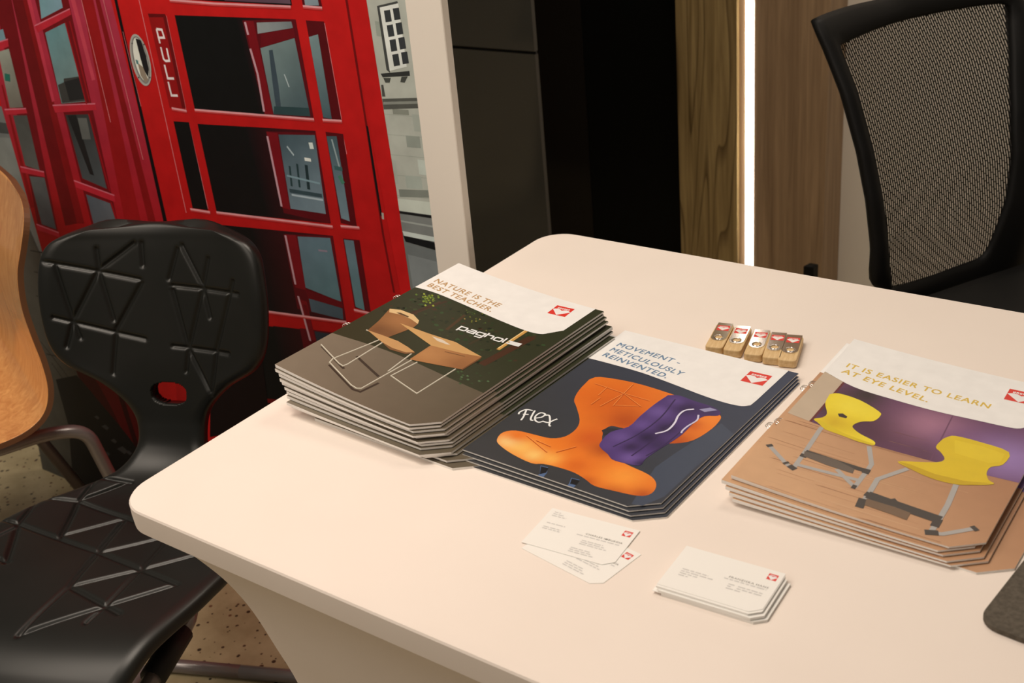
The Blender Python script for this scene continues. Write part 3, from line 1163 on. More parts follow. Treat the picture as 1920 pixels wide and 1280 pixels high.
    for yy in (.56, .34, .12):
        pr.stroke_uv([tuple(o + ex * (5.65 if yy != .34 else 5.9) + ey * yy), tuple(o + ex * 7.15 + ey * yy)], .0026, (232, 222, 206))


# ---- slate cover with the orange seat shell
def paint_flex(pr, simple=False):
    C = lambda pts: cp(pts, 840, 600, .34375)
    pr.vc = [CHT * k / 8 for k in range(1, 8)]
    pr.poly_uv(OUT, grad_uv(pr, (.04, .06), (60, 58, 56), (.20, .27), (60, 64, 78)))
    if simple:
        pr.poly_uv([(0, .225), (.13, .205), (.185, .205), (.199, .217), (.199, CHT), (0, CHT)], (248, 234, 216))
        return
    pr.poly(C([(1130, 800), (1230, 730), (1490, 560), (1560, 620), (1350, 800), (1180, 960), (1060, 1010), (1000, 1000)]), (70, 74, 84))
    # legs
    for q in ([(505, 790), (545, 800), (540, 830), (488, 892), (448, 882), (500, 835)], [(672, 858), (718, 868), (700, 895), (650, 945), (612, 935), (660, 890)]):
        pr.poly(C(q), (86, 104, 132))
    for q in ([(508, 795), (548, 805), (535, 830), (500, 838)], [(675, 862), (720, 872), (700, 898), (665, 890)]):
        pr.poly(C(q), (30, 28, 28))
    OR = (238, 122, 36)
    with fine(pr):
        pr.poly(C([(770, 322), (830, 308), (1010, 338), (1180, 388), (1250, 420), (1200, 470), (1100, 530), (1010, 580), (960, 588), (890, 575), (852, 600), (840, 650), (860, 710), (900, 745),
                   (990, 792), (1090, 838), (1132, 878), (1130, 920), (1095, 950), (1030, 955), (910, 930), (800, 902), (752, 868), (690, 830), (600, 800), (520, 782), (455, 778), (350, 728), (278, 676), (268, 645), (300, 610),
                   (370, 600), (470, 622), (560, 642), (640, 632), (700, 590), (718, 540), (700, 470), (688, 432), (715, 380)]),
                shade(pr, C, OR, [(900, 440, 170, (216, 98, 28)), (970, 550, 90, (186, 78, 24)), (780, 640, 80, (212, 92, 28)), (860, 700, 60, (180, 78, 26)), (395, 690, 60, (254, 186, 88)), (330, 655, 42, (255, 214, 132)), (470, 735, 42, (254, 196, 104)), (560, 755, 46, (254, 172, 74)),
                                  (700, 790, 55, (222, 104, 30)), (900, 935, 60, (196, 86, 26)), (1060, 950, 50, (188, 80, 24)), (760, 880, 40, (200, 88, 26)), (960, 850, 80, (252, 150, 52)), (380, 625, 50, (232, 116, 36)), (740, 400, 40, (226, 106, 30))]), 3)
        pr.poly(C([(1480, 512), (1488, 535), (1440, 590), (1340, 652), (1240, 670), (1170, 660), (1250, 600), (1390, 515)]), shade(pr, C, OR, [(1250, 660, 70, (190, 80, 24)), (1440, 540, 50, (244, 132, 44)), (1330, 570, 40, (206, 92, 30))]), 3)
    for p in ([(800, 345), (960, 400), (1100, 440)], [(905, 465), (1060, 472)], [(820, 410), (870, 365)], [(960, 400), (900, 468)], [(960, 402), (1050, 470)], [(1010, 350), (960, 400), (830, 470)], [(780, 460), (830, 425)], [(430, 630), (540, 720)], [(480, 655), (560, 690)], [(590, 720), (700, 690)]):
        pr.stroke(C(p), .0013, (188, 78, 22))
        pr.stroke([(x, y - 1.1) for x, y in C(p)], .0006, (248, 150, 70))
    pr.poly(C([(838, 600), (870, 585), (930, 592), (900, 615), (850, 625)]), (50, 48, 50))
    # jacket thrown over the back
    with fine(pr):
        pr.poly(C([(1200, 408), (1262, 410), (1345, 440), (1440, 470), (1486, 500), (1470, 520), (1400, 522), (1345, 555), (1280, 620), (1215, 665), (1150, 705), (1080, 752), (1045, 792), (960, 778), (895, 758), (872, 730), (832, 695), (830, 668), (885, 610), (985, 580), (1050, 520), (1130, 455)]),
                shade(pr, C, (80, 55, 104), [(1150, 500, 45, (110, 82, 138)), (1060, 570, 40, (104, 76, 132)), (940, 640, 50, (106, 78, 134)), (870, 680, 40, (92, 66, 118)), (1000, 750, 45, (114, 84, 142)), (1090, 640, 45, (46, 32, 60)), (1000, 690, 35, (56, 38, 70)), (1190, 590, 40, (48, 33, 62)),
                                             (1300, 480, 50, (56, 38, 72)), (1240, 440, 30, (98, 72, 124)), (1150, 680, 40, (60, 42, 78)), (1420, 495, 40, (62, 44, 78)), (1060, 780, 30, (50, 34, 64))]), 3)
    for p in ([(1240, 430), (1160, 530), (1040, 620), (900, 690)], [(1320, 470), (1220, 560), (1110, 660), (1000, 740)], [(1290, 590), (1180, 680), (1080, 740)]):
        pr.stroke(C(p), .0016, (58, 40, 74), 4)
    pr.poly(C([(1370, 486), (1430, 476), (1470, 490), (1400, 500)]), (156, 146, 170), 0)
    pr.stroke(C([(1342, 484), (1290, 492), (1256, 520), (1236, 560), (1195, 600), (1130, 618)]), .0020, (228, 214, 218), 4)
    pr.stroke(C([(1366, 516), (1358, 545), (1310, 575), (1280, 600), (1272, 615)]), .0018, (214, 198, 208), 4)
    # wordmark: looping script strokes
    for s in ([(385, 512), (392, 500), (425, 487), (462, 492)], [(428, 488), (412, 525), (398, 545)], [(408, 512), (440, 514)], [(474, 492), (455, 525), (452, 543), (466, 546)],
              [(478, 534), (512, 528), (530, 512), (505, 505), (478, 522), (476, 545), (495, 556), (522, 550)], [(528, 518), (552, 520), (556, 550), (552, 572), (560, 578)], [(596, 538), (575, 546), (548, 558), (520, 552)]):
        pr.stroke(C(s), .0019, (242, 232, 216), 5)
    white_panel(pr, C([(760, 205), (880, 236), (1050, 284), (1200, 338), (1400, 414), (1520, 452), (1600, 468), (1650, 464)]), .199)
    TX = (112, 134, 152)
    for s, a, b2 in (('MOVEMENT -', (1154.6, 648), (1271, 683)), ('METICULOUSLY', (1141.5, 657), (1275, 704)), ('REINVENTED.', (1128, 666.5), (1247, 709))):
        pr.text(s, pr.inv(*a), pr.inv(*b2), TX, .0, .0088, 1.12)
    q = [np.array(pr.inv(*p)) for p in ((1388, 713.4), (1429.5, 723), (1407, 695.6))]
    pr.logo(q[0], q[1] - q[0], q[2] - q[0])


# ---- wooden-floor cover with the two yellow chairs
def paint_eye(pr, simple=False):
    s = 580 / 1547
    C = lambda pts: cp(pts, 1340, 620, s)
    pr.vc = [CHT * k / 10 for k in range(1, 10)]
    pr.poly_uv(OUT, grad_uv(pr, (.02, .03), (212, 160, 114), (.15, .16), (176, 122, 84)))
    rnd = random.Random(9)
    for k in range(70):
        v = rnd.uniform(.0, .16)
        u0 = rnd.uniform(0, .12)
        w = rnd.uniform(.03, .09)
        h = rnd.uniform(.0005, .0018)
        lo = 0 if u0 + w < CW - CUT else CUT
        v = max(v, lo)
        pr.poly_uv([(u0, v), (min(u0 + w, CW), v - .0 + .001), (min(u0 + w, CW), v + h), (u0 + .006, v + h)], rnd.choice([(186, 134, 94), (172, 120, 82), (208, 158, 114), (166, 114, 76), (196, 144, 102)]), False)
        if k % 6 == 5:
            pr.lv += 1
    if simple:
        pr.poly_uv([(0, .225), (.13, .205), (.185, .205), (.199, .217), (.199, CHT), (0, CHT)], (248, 234, 216))
        pr.poly_uv([(.199, .13), (CW, .13), (CW, CHT), (.199, CHT)], (110, 74, 118))
        return
    I = lambda x, y: pr.inv(*C([(x, y)])[0])
    l0, l1, l2 = I(370, 410), I(800, 572), I(1512, 756)
    with fine(pr):
        pr.poly_uv([(0, l0[1]), l1, (CW, l2[1]), (CW, CHT), (0, CHT)], shade(pr, C, (106, 62, 88), [(640, 380, 110, (62, 34, 42)), (820, 500, 110, (74, 38, 54)), (760, 320, 60, (56, 40, 40)), (950, 520, 90, (100, 56, 76)), (1090, 470, 110, (168, 112, 128)), (1060, 620, 60, (96, 56, 72)), (1250, 560, 90, (122, 74, 106)), (1480, 640, 150, (154, 118, 162))]))
    pr.stroke(C([(1190, 425), (1080, 645)]), .0012, (110, 66, 88))
    b0 = I(565, 207)
    pr.poly_uv([(0, l0[1]), I(478, 452), I(650, 252), (.03, b0[1] + .01), (0, b0[1])], (198, 170, 138))
    pr.stroke(C([(650, 252), (478, 452)]), .0022, (104, 40, 40))
    ST, DK = (176, 164, 150), (74, 64, 56)
    # left chair frame
    for w, c, ps in ((.0042, ST, [[(535, 480), (455, 600), (390, 690)], [(270, 568), (355, 660), (390, 690)], [(772, 575), (785, 665), (768, 690), (698, 782)], [(415, 668), (720, 745)], [(610, 690), (695, 775)]]),
                     (.0060, DK, [[(455, 602), (760, 700)], [(450, 615), (440, 630)], [(372, 672), (402, 692)], [(686, 775), (708, 782)], [(765, 690), (752, 712)], [(270, 566), (280, 578)], [(352, 655), (362, 664)]])):
        for p in ps:
            pr.stroke(C(p), w, c)
    pr.poly(C([(450, 600), (600, 640), (700, 690), (690, 712), (560, 670), (445, 625)]), (104, 88, 74))
    YL, YD = (240, 206, 40), (214, 172, 26)
    pr.poly(C([(575, 316), (622, 312), (725, 345), (822, 402), (828, 425), (795, 450), (742, 452), (702, 464), (690, 482), (728, 514), (788, 545), (803, 560), (790, 571), (720, 552), (640, 522), (552, 490), (522, 462), (495, 440), (538, 432), (562, 412), (553, 360)]), shade(pr, C, YL, [(700, 380, 70, (246, 216, 60)), (640, 470, 60, (226, 186, 30)), (580, 450, 40, (214, 170, 26)), (760, 545, 40, (246, 214, 50))]), 3)
    pr.poly(C([(495, 440), (530, 446), (640, 508), (720, 540), (800, 566), (788, 572), (718, 553), (640, 524), (552, 492), (522, 464)]), (222, 186, 30), 0)
    pr.poly(C([(616, 413), (640, 412), (664, 428), (658, 437), (622, 428)]), (60, 40, 40))
    # right chair
    for w, c, ps in ((.0046, ST, [[(965, 688), (815, 740), (772, 812), (722, 882)], [(1208, 768), (1165, 870), (1112, 960), (1082, 1002)], [(1050, 1008), (1140, 1015), (1310, 985)]]),
                     (.0110, DK, [[(765, 818), (1130, 945)]]), (.0070, DK, [[(742, 838), (722, 882)], [(1120, 940), (1098, 978)], [(1050, 1005), (1120, 1010)], [(1288, 990), (1312, 984)], [(870, 855), (912, 848)], [(752, 812), (790, 826)]])):
        for p in ps:
            pr.stroke(C(p), w, c)
    pr.poly(C([(760, 838), (900, 880), (980, 910), (960, 945), (880, 915), (750, 870)]), (120, 92, 68))
    pr.poly(C([(1165, 530), (1205, 525), (1330, 556), (1472, 606), (1442, 668), (1382, 680), (1360, 710), (1370, 745), (1396, 766), (1285, 770), (1195, 765), (1080, 735), (980, 690), (915, 652), (1040, 656), (1118, 656), (1150, 640), (1130, 606), (1106, 580), (1140, 542)]), (226, 186, 34), 3)
    pr.poly(C([(915, 652), (980, 668), (1100, 715), (1250, 750), (1390, 762), (1285, 770), (1195, 765), (1080, 735), (980, 690)]), (204, 162, 26), 0)
    pr.poly(C([(1200, 545), (1330, 575), (1450, 615), (1430, 655), (1370, 660), (1200, 610)]), (232, 194, 42), 0)
    white_panel(pr, C([(565, 207), (700, 282), (900, 345), (1100, 400), (1300, 445), (1480, 484), (1530, 488)]), .199)
    TX = (226, 182, 72)
    for t, a, b2 in (('IT IS EASIER TO LEARN', (655, 180), (1368, 388)), ('AT EYE LEVEL.', (630, 207), (1060, 357))):
        pr.text(t, I(*a), I(*b2), TX, .0, .0088, 1.12)
    q0, q3 = np.array(pr.inv(1882, 748)), np.array(pr.inv(1893.5, 728.4))
    uy = q3 - q0
    ux = np.array([uy[1], -uy[0]]) * 1.12
    pr.logo(q0, ux, uy)


def hprof(h_r, h_l, p):
    return lambda u: h_r + h_l * max(0, 1 - u / CW) ** p


def plin(fn):
    xs = [0] + UC + [CW]
    ys = [fn(x) for x in xs]
    return lambda u: float(np.interp(u, xs, ys))


# forest stack: lower four copies fan out to the right, nine above
def stack(name, n, H, place, base, paint, word, group, vs=1.0):
    (bx0, by0), brot = place(n - 1)
    for i in range(n):
        (ox, oy), rot = place(i)
        du = (ox - bx0) * math.cos(brot) + (oy - by0) * math.sin(brot)
        zb = plin(lambda u: H(u + du) * i / n + (.0004 if i else 0))
        zt = plin(lambda u: H(u + du) * (i + 1) / n)
        k = n - 1 - i
        lab = ('%s brochure of the %s' % (ORD[k], word)) if k == 0 else ('%s brochure from the top of the %s' % (ORD[k], word))
        if i == 0:
            lab = 'bottom brochure of the %s' % word
        brochure(name, (ox, oy), rot, zb, zt, base, paint, lab, group, i == n - 1, vs)


JIT = [random.Random(21 + k).uniform(-1, 1) for k in range(60)]
NA = 12


def place_a(i):
    base = np.array([.0225, -.0795])
    rot = math.radians(-2.5)
    if i == NA - 1:
        return base, rot
    if i == 0:
        return base + [.050, -.004], math.radians(-2.3)
    if i == 1:
        return base + [.040, .000], math.radians(-2.2)
    if i == 2:
        return base + [.020, -.006], math.radians(-2.4)
    if i == 3:
        return base + [.017, -.009], math.radians(-2.9)
    f = (NA - 1 - i) / 7
    return base + [.014 * f + JIT[i] * .002, -.003 * f + JIT[i + 14] * .0018], rot + math.radians(JIT[i + 28] * .4)


stack('brochure', NA, hprof(.035, .018, 1.7), place_a, (98, 84, 64), paint_forest, 'thick forest-cover stack', 'brochures in the forest-cover stack')


def place_b(i):
    base = np.array([.2526, -.0665])
    return base + [(3 - i) * .0035, (i - 3) * .0042], math.radians(-2.06 + (3 - i) * .35)


stack('brochure', 4, hprof(.0078, .0008, 1), place_b, (62, 62, 66), paint_flex, 'slate-grey orange-seat stack', 'brochures in the orange-seat stack', .972)


def place_c(i):
    base = np.array([.5085, -.0118])
    if i == 0:
        return base + [.024, -.001], math.radians(-1.0)
    if i == 5:
        return base, math.radians(.4)
    return base + [-.004 - .0012 * i + JIT[i] * .001 + .012 * (5 - i) / 5, -.004 - .0012 * (5 - i)], math.radians(.2 + JIT[i + 28] * .4)


stack('brochure', 6, hprof(.0145, .011, 1.8), place_c, (178, 124, 82), paint_eye, 'yellow-chairs wood-floor cover stack', 'brochures in the yellow-chairs stack', .975)


# ================================================================= BUSINESS CARDS
KW, KH, KC = .085, .055, .0085
KOUT = [(0, 0), (KW - KC, 0), (KW, KC * .85), (KW, KH), (0, KH)]
kconv = lambda c: alb(c, (253, 240, 220), .90)
M_CARD = mat('card_stock', (.88, .87, .84), .6)


def words(pr, u, v, ln, rnd, col, h=.0011):
    x = u
    while x < u + ln:
        w = rnd.uniform(.0025, .0065)
        w = min(w, u + ln - x)
        pr.poly_uv([(x, v), (x + w, v), (x + w, v + h), (x, v + h)], col, False)
        x += w + .0011


def card(origin, rot, z, label, group, name_text=None, kind=0):
    r = empty('business_card', (origin[0], origin[1], z), rot)
    tag(r, label, 'business card', group)
    prism('card_sheet', KOUT, 0, .00042, M_CARD, r)
    if name_text:
        pr = Print(lambda u, v, e: (u, v, .00042 + e), None, kconv, eps=3e-5)
        rnd = random.Random(kind + 3)
        GR, LG = (150, 140, 124), (214, 202, 184)
        pr.logo((.0735, .0425), (.0078, 0), (0, .0078))
        if kind == 0:
            pr.text(name_text, (.045, .0315), (.0795, .0315), GR, .01, .0021, 1.15)
            for v, u, ln in ((.0500, .005, .006), (.0473, .005, .010), (.0446, .005, .014), (.0335, .006, .018), (.0285, .038, .040), (.0275, .006, .017), (.0250, .006, .017),
                             (.0225, .046, .020), (.0200, .046, .022), (.0175, .046, .025), (.0100, .042, .018), (.0075, .042, .020), (.0050, .042, .023)):
                words(pr, u, v, ln, rnd, LG)
        else:
            pr.text(name_text, (.047, .0315), (.0795, .0315), GR, .01, .0021, 1.15)
            for v, u, ln in ((.0290, .044, .035), (.0255, .010, .022), (.0228, .010, .027), (.0201, .010, .016), (.0174, .010, .008),
                             (.0235, .050, .005), (.0235, .058, .020), (.0208, .050, .003), (.0208, .058, .020), (.0181, .050, .012)):
                words(pr, u, v, ln, rnd, LG)
        pr.build('card_print', M_PAPER, r)
    return r


q0, q1 = Wz(1036, 953.9, TH), Wz(1197.9, 996.1, TH)
rotc = math.atan2(q1[1] - q0[1], q1[0] - q0[0])
o = q0[:2] - KH * np.array([-math.sin(rotc), math.cos(rotc)])
low, hi_ = Wz(961, 1027, TH), Wz(1220, 1041, TH)
rl = math.atan2(hi_[1] - low[1], hi_[0] - low[0]) - math.atan2(KH, KW)
ol = (low[:2] + hi_[:2]) / 2 - KW / 2 * np.array([math.cos(rl), math.sin(rl)]) - KH / 2 * np.array([-math.sin(rl), math.cos(rl)])
card(ol, rl, TH + .0001, 'lower business card peeking out under another near the orange-seat brochures', 'loose business cards', 'CHARLES IMBURGIA', 0)
card(o, rotc, TH + .0007, 'upper of two overlapping business cards near the orange-seat brochures', 'loose business cards', 'CHARLES IMBURGIA', 0)

NC = 16
for i in range(NC):
    z = TH + .0001 + i * .00046
    if i < 6:
        d, ra = np.array([.0055, -.0035]) if i != 5 else np.array([-.002, -.0042]), 3.0
    elif i < 11:
        d, ra = np.array([.0028 + .0003 * (i % 3), -.0042]), 3.4
    elif i < NC - 1:
        d, ra = np.array([.0004 * (i % 3), -.0022]), 3.2
    else:
        d, ra = np.array([0, 0.]), 3.1
    oo = np.array([.5143, -.1540]) + d
    k = NC - 1 - i
    oname = (ORD + ['fifteenth', 'sixteenth'])[k]
    lab = 'topmost business card of the neat card stack' if k == 0 else ('bottom business card of the neat card stack' if i == 0 else '%s business card from the top of the neat card stack' % oname)
    card(oo, math.radians(ra), z, lab, 'stacked business cards', 'FRANZISKA HANS' if k == 0 else None, 1)


# ================================================================= USB STICKS
def usb(origin, rot, label):
    r = empty('usb_stick', (origin[0], origin[1], TH), rot)
    tag(r, label, 'USB stick', 'row of wooden USB sticks')
    n = 8
    w, l, h = .0098, .058, .0088
    out = []
    for (cx0, cy0, a0) in ((w - .004, .004, -90), (w - .004, l - .004, 0), (-w + .004, l - .004, 90), (-w + .004, .004, 180)):
        for k in range(5):
            a = math.radians(a0 + 90 * k / 4)
            out.append((cx0 + .004 * math.cos(a), cy0 + .004 * math.sin(a)))
    prism('wooden_body', out, .0006, h + .0006, M_BEECH, r, .0012)
    # folded swivel cover: top plate, bottom plate and end bend
    cw = .0082
    plate = []
    for k in range(13):
        a = math.pi + math.pi * k / 12
        plate.append((cw * math.cos(a), .0235 + cw * math.sin(a)))
    plate += [(cw, l + .0005), (-cw, l + .0005)]
    hole = [(.0046 * math.cos(2 * math.pi * k / 20), .0235 + .0046 * math.sin(2 * math.pi * k / 20)) for k in range(20)]
    bm = bmesh.new()
    z0, z1 = h + .0007, h + .0013
    tris = tessellate_polygon([[Vector((*p, 0)) for p in plate], [Vector((*p, 0)) for p in hole[::-1]]])
    allp = plate + hole[::-1]
    vt = [bm.verts.new((*p, z1)) for p in allp]
    vb = [bm.verts.new((*p, z0)) for p in allp]
    for t in tris:
        try:
            bm.faces.new([vt[i] for i in t])
            bm.faces.new([vb[i] for i in t[::-1]])
        except ValueError:
            pass
    for a0, m0 in ((0, len(plate)), (len(plate), len(hole))):
        for k in range(m0):
            i, j = a0 + k, a0 + (k + 1) % m0
            bm.faces.new((vt[i], vt[j], vb[j], vb[i]))
    # bend round the far end and the plate below
    for (ya, yb2, za, zb2) in ((l + .0005, l + .0011, .0, z1), (.022, l + .0008, 0, .0006)):
        vs = [bm.verts.new((x, y, z)) for z in (za, zb2) for y in (ya, yb2) for x in (-cw, cw)]
        for f in ((0, 1, 3, 2), (4, 6, 7, 5), (0, 4, 5, 1), (2, 3, 7, 6), (0, 2, 6, 4), (1, 5, 7, 3)):
            bm.faces.new([vs[i] for i in f])
    mc = bm_obj('metal_cover', bm, M_CHROME, r)
    ring = [(.0048 * math.cos(2 * math.pi * k / 24), .0235 + .0048 * math.sin(2 * math.pi * k / 24), h + .0014) for k in range(24)]
    tube('eyelet_ring', ring, .0006, M_CHROME, mc, 6, True)
    pr = Print(lambda u, v, e: (u, v, h + .0013 + e), None, lambda c: alb(c, (250, 240, 225), .85), eps=3e-5)
    pr.logo((-.0068, .040), (.0136, 0), (0, .0125))
    pr.build('red_badge', M_PAPER, mc)
    return r


ends_n = [Wz(1338, 659, TH + .004), Wz(1372, 665, TH + .004), Wz(1411, 673, TH + .004), Wz(1446, 679, TH + .004), Wz(1475, 684, TH + .004)]
ang = [13.5, 13.5, 14.5, 16, 15.5]
nm = ['leftmost wooden USB stick of the row behind the brochures', 'second wooden USB stick from the left in the row of five', 'middle wooden USB stick of five, its cover glaring white', 'fourth wooden USB stick from the left in the row of five', 'rightmost wooden USB stick of the row of five']
for p, a, n_ in zip(ends_n, ang, nm):
    usb(p[:2], math.radians(a), n_)

# ================================================================= GREY MAT (lower right)
e1a, e1b = Wz(1862, 1130, TH)[:2], Wz(1920, 1056, TH)[:2]
md1 = (e1b - e1a) / np.linalg.norm(e1b - e1a)
md2 = np.array([md1[1], -md1[0]])
e2 = Wz(1890, 1196, TH)[:2]
corner = e1a + md1 * float((e2 - e1a) @ md1)
r_ = .016
MWd, MLn = .22, .18
pts = []
for (s1, s2, a0) in ((0, 0, 180), (1, 0, 270), (1, 1, 0), (0, 1, 90)):
    c1 = (MLn if s1 else 0) + (-r_ if s1 else r_)
    c2 = (MWd if s2 else 0) + (-r_ if s2 else r_)
    for k in range(7):
        a = math.radians(a0 + 90 * k / 6)
        pts.append(corner + md1 * (c1 + r_ * math.cos(a)) + md2 * (c2 + r_ * math.sin(a)))
mp_ = prism('mouse_pad', [tuple(p) for p in pts], TH + .0002, TH + .0048, M_MAT, None, .0008)
tag(mp_, 'dark grey mat with a rounded corner at the table edge', 'mat')


# ================================================================= SHELL CHAIRS
def shell(name, ctrl, fdir, cdir, c0, thick, m, parent, nl, na, grooves=None, hole=None, gdepth=.004, edge_m=None, min_edge=.35):
    """ctrl: list of (f, z, halfwidth, wrap); returns the top-surface object"""
    K = catmull(ctrl, 60)
    seg = np.r_[0, np.cumsum(np.linalg.norm(np.diff(K[:, :2], axis=0), axis=1))]
    A = np.linspace(0, seg[-1], na)
    K = np.stack([np.interp(A, seg, K[:, i]) for i in range(4)], 1)
    K[:, 2] = np.maximum(K[:, 2], .004)
    T = np.gradient(K[:, :2], A, axis=0)
    T /= np.linalg.norm(T, axis=1)[:, None]
    Nf, Nz = T[:, 1], -T[:, 0]
    s = np.linspace(-1, 1, nl)
    s = np.sign(s) * (1 - (1 - abs(s)) ** 1.25)
    S, AA = np.meshgrid(s, A)
    Cc = S * K[:, 2][:, None]
    off = K[:, 3][:, None] * S ** 2
    f = K[:, 0][:, None] + Nf[:, None] * off
    z = K[:, 1][:, None] + Nz[:, None] * off
    X = f[..., None] * fdir + (c0 + Cc)[..., None] * cdir + z[..., None] * np.array([0, 0, 1.])
    # surface normals
    dA = np.gradient(X, axis=0)
    dS = np.gradient(X, axis=1)
    Nn = np.cross(dS, dA)
    Nn /= np.linalg.norm(Nn, axis=2)[..., None] + 1e-12
    if (Nn[na // 4, nl // 2] @ np.array([0, 0, 1.])) < 0:
        Nn = -Nn
    endf = np.clip(np.minimum(AA, A[-1] - AA) / .02, 0, 1)
    ed = np.clip((1 - abs(S)) * K[:, 2][:, None] / .02, 0, 1)
    rr = np.sqrt(1 - (1 - np.minimum(endf, ed)) ** 2)
    half = thick / 2 * (min_edge + (1 - min_edge) * rr)
    disp = np.zeros_like(S)
    if grooves:
        PXp = project(X.reshape(-1, 3)).reshape(na, nl, 2)
        segs = []
        for pl in grooves:
            pp = []
            for g in pl:
                d2 = ((PXp - np.array(g)) ** 2).sum(2)
                i = np.unravel_index(np.argmin(d2), d2.shape)
                pp.append((AA[i], Cc[i], d2[i]))
            for a, b2 in zip(pp[:-1], pp[1:]):
                if a[2] > 900 or b2[2] > 900:
                    continue
                segs.append((a[:2], b2[:2]))
        for a, b2 in segs:
            a, b2 = np.array(a), np.array(b2)
            d = b2 - a
            t = np.clip(((AA - a[0]) * d[0] + (Cc - a[1]) * d[1]) / (d @ d + 1e-12), 0, 1)
            dist = np.hypot(AA - a[0] - t * d[0], Cc - a[1] - t * d[1])
            disp = np.maximum(disp, np.exp(-(dist / .0030) ** 2) * np.clip(ed * 1.5, 0, 1))
    top = X + Nn * (half - gdepth * disp)[..., None]
    bot = X - Nn * half[..., None]
    idx = np.arange(na * nl).reshape(na, nl)
    keep = np.ones((na - 1, nl - 1), bool)
    if hole:
        ac = (AA[:-1, :-1] + AA[1:, 1:]) / 2
        ccn = (Cc[:-1, :-1] + Cc[1:, 1:]) / 2
        keep = ~hole(ac, ccn, A, K)
    off_i = na * nl
    faces, walls = [], []
    kk = np.argwhere(keep)
    for i, j in kk:
        a, b2, c2, d = idx[i, j], idx[i, j + 1], idx[i + 1, j + 1], idx[i + 1, j]
        faces.append((a, b2, c2, d))
        faces.append((a + off_i, d + off_i, c2 + off_i, b2 + off_i))
        for (ni, nj, e0, e1) in ((i - 1, j, b2, a), (i + 1, j, d, c2), (i, j - 1, a, d), (i, j + 1, c2, b2)):
            if ni < 0 or nj < 0 or ni >= na - 1 or nj >= nl - 1 or not keep[ni, nj]:
                faces.append((e0, e1, e1 + off_i, e0 + off_i))
                walls.append(len(faces) - 1)
    V = np.concatenate([top.reshape(-1, 3), bot.reshape(-1, 3)])
    o = mesh_obj(name, V, faces, m, parent, True)
    if edge_m:
        o.data.materials.append(edge_m)
        for w in walls:
            o.data.polygons[w].material_index = 1
            o.data.polygons[w].use_smooth = False
    bm = bmesh.new()
    bm.from_mesh(o.data)
    bmesh.ops.recalc_face_normals(bm, faces=bm.faces)
    bm.to_mesh(o.data)
    bm.free()
    return o


# ---- black padded chair
cB = np.array([.92, .39, 0])
cB /= np.linalg.norm(cB)
fB = np.array([cB[1], -cB[0], 0])
C0B = -.368
chB = empty('padded_shell_chair')
tag(chB, 'black padded shell chair with embossed triangles beside the table', 'chair', 'shell chairs by the backdrop')
ctrlB = [(.215, .362, .05, -.01), (.212, .372, .09, -.008), (.203, .392, .122, -.006), (.175, .418, .142, -.004), (.125, .434, .158, 0), (.04, .436, .186, .004), (-.05, .430, .196, .008),
         (-.12, .426, .164, .012), (-.175, .428, .114, .012), (-.215, .440, .076, .008), (-.247, .466, .056, .004), (-.264, .500, .054, .004), (-.273, .530, .066, .008), (-.281, .562, .100, .016),
         (-.288, .592, .150, .028), (-.296, .620, .168, .034), (-.308, .665, .175, .036), (-.320, .708, .174, .036), (-.331, .745, .166, .032), (-.338, .766, .142, .024), (-.342, .780, .100, .014), (-.344, .786, .045, .006)]
k6 = lambda pts: cp(pts, 0, 360, .42174)
k7 = lambda pts: cp(pts, 0, 780, .39052)
GB = [k6(p) for p in ([(190, 305), (445, 345), (640, 385)], [(245, 550), (330, 570), (535, 620), (665, 645)], [(790, 410), (925, 425), (1085, 450)], [(790, 675), (1040, 710)],
                      [(612, 225), (450, 340), (335, 560), (305, 680)], [(645, 400), (535, 600), (515, 800)], [(255, 320), (335, 560), (370, 640)], [(444, 250), (455, 350), (520, 560)], [(645, 222), (655, 320)],
                      [(830, 235), (925, 410), (960, 550)], [(950, 290), (925, 420), (860, 690), (850, 790)], [(1060, 390), (1045, 450), (990, 690), (965, 900)], [(790, 430), (860, 690), (970, 900)], [(808, 250), (775, 380)])]
GB += [k7(p) for p in ([(0, 520), (95, 550), (290, 625), (480, 690), (690, 775), (860, 845)], [(205, 390), (380, 440), (610, 525), (830, 600)], [(475, 295), (640, 345)], [(345, 855), (520, 950), (580, 985)],
                       [(165, 410), (95, 550), (35, 740)], [(460, 300), (380, 440), (290, 625)], [(610, 530), (480, 690), (345, 855), (110, 1085)], [(820, 620), (690, 775), (520, 950), (430, 1030)],
                       [(110, 1085), (520, 950), (860, 845)], [(345, 855), (690, 775), (940, 705)], [(300, 610), (610, 530)], [(390, 435), (620, 345)], [(500, 690), (830, 610)], [(0, 610), (95, 565)], [(0, 720), (45, 740)])]


def holeB(a, c, A, K):
    za = np.interp(a, A, K[:, 1])
    fa = np.interp(a, A, K[:, 0])
    t = (za - .548) / .017
    return (fa < -.25) & (abs(t) < 1) & (abs(c - .004) < .030 * np.sqrt(np.clip(1 - abs(t) ** 3, 0, 1)))


shell('padded_shell', ctrlB, fB, cB, C0B, .026, M_PU, chB, 200, 540, GB, holeB, .0040, min_edge=.25)


def PB(c, f, z):
    return (C0B + c) * cB + f * fB + np.array([0, 0, z])


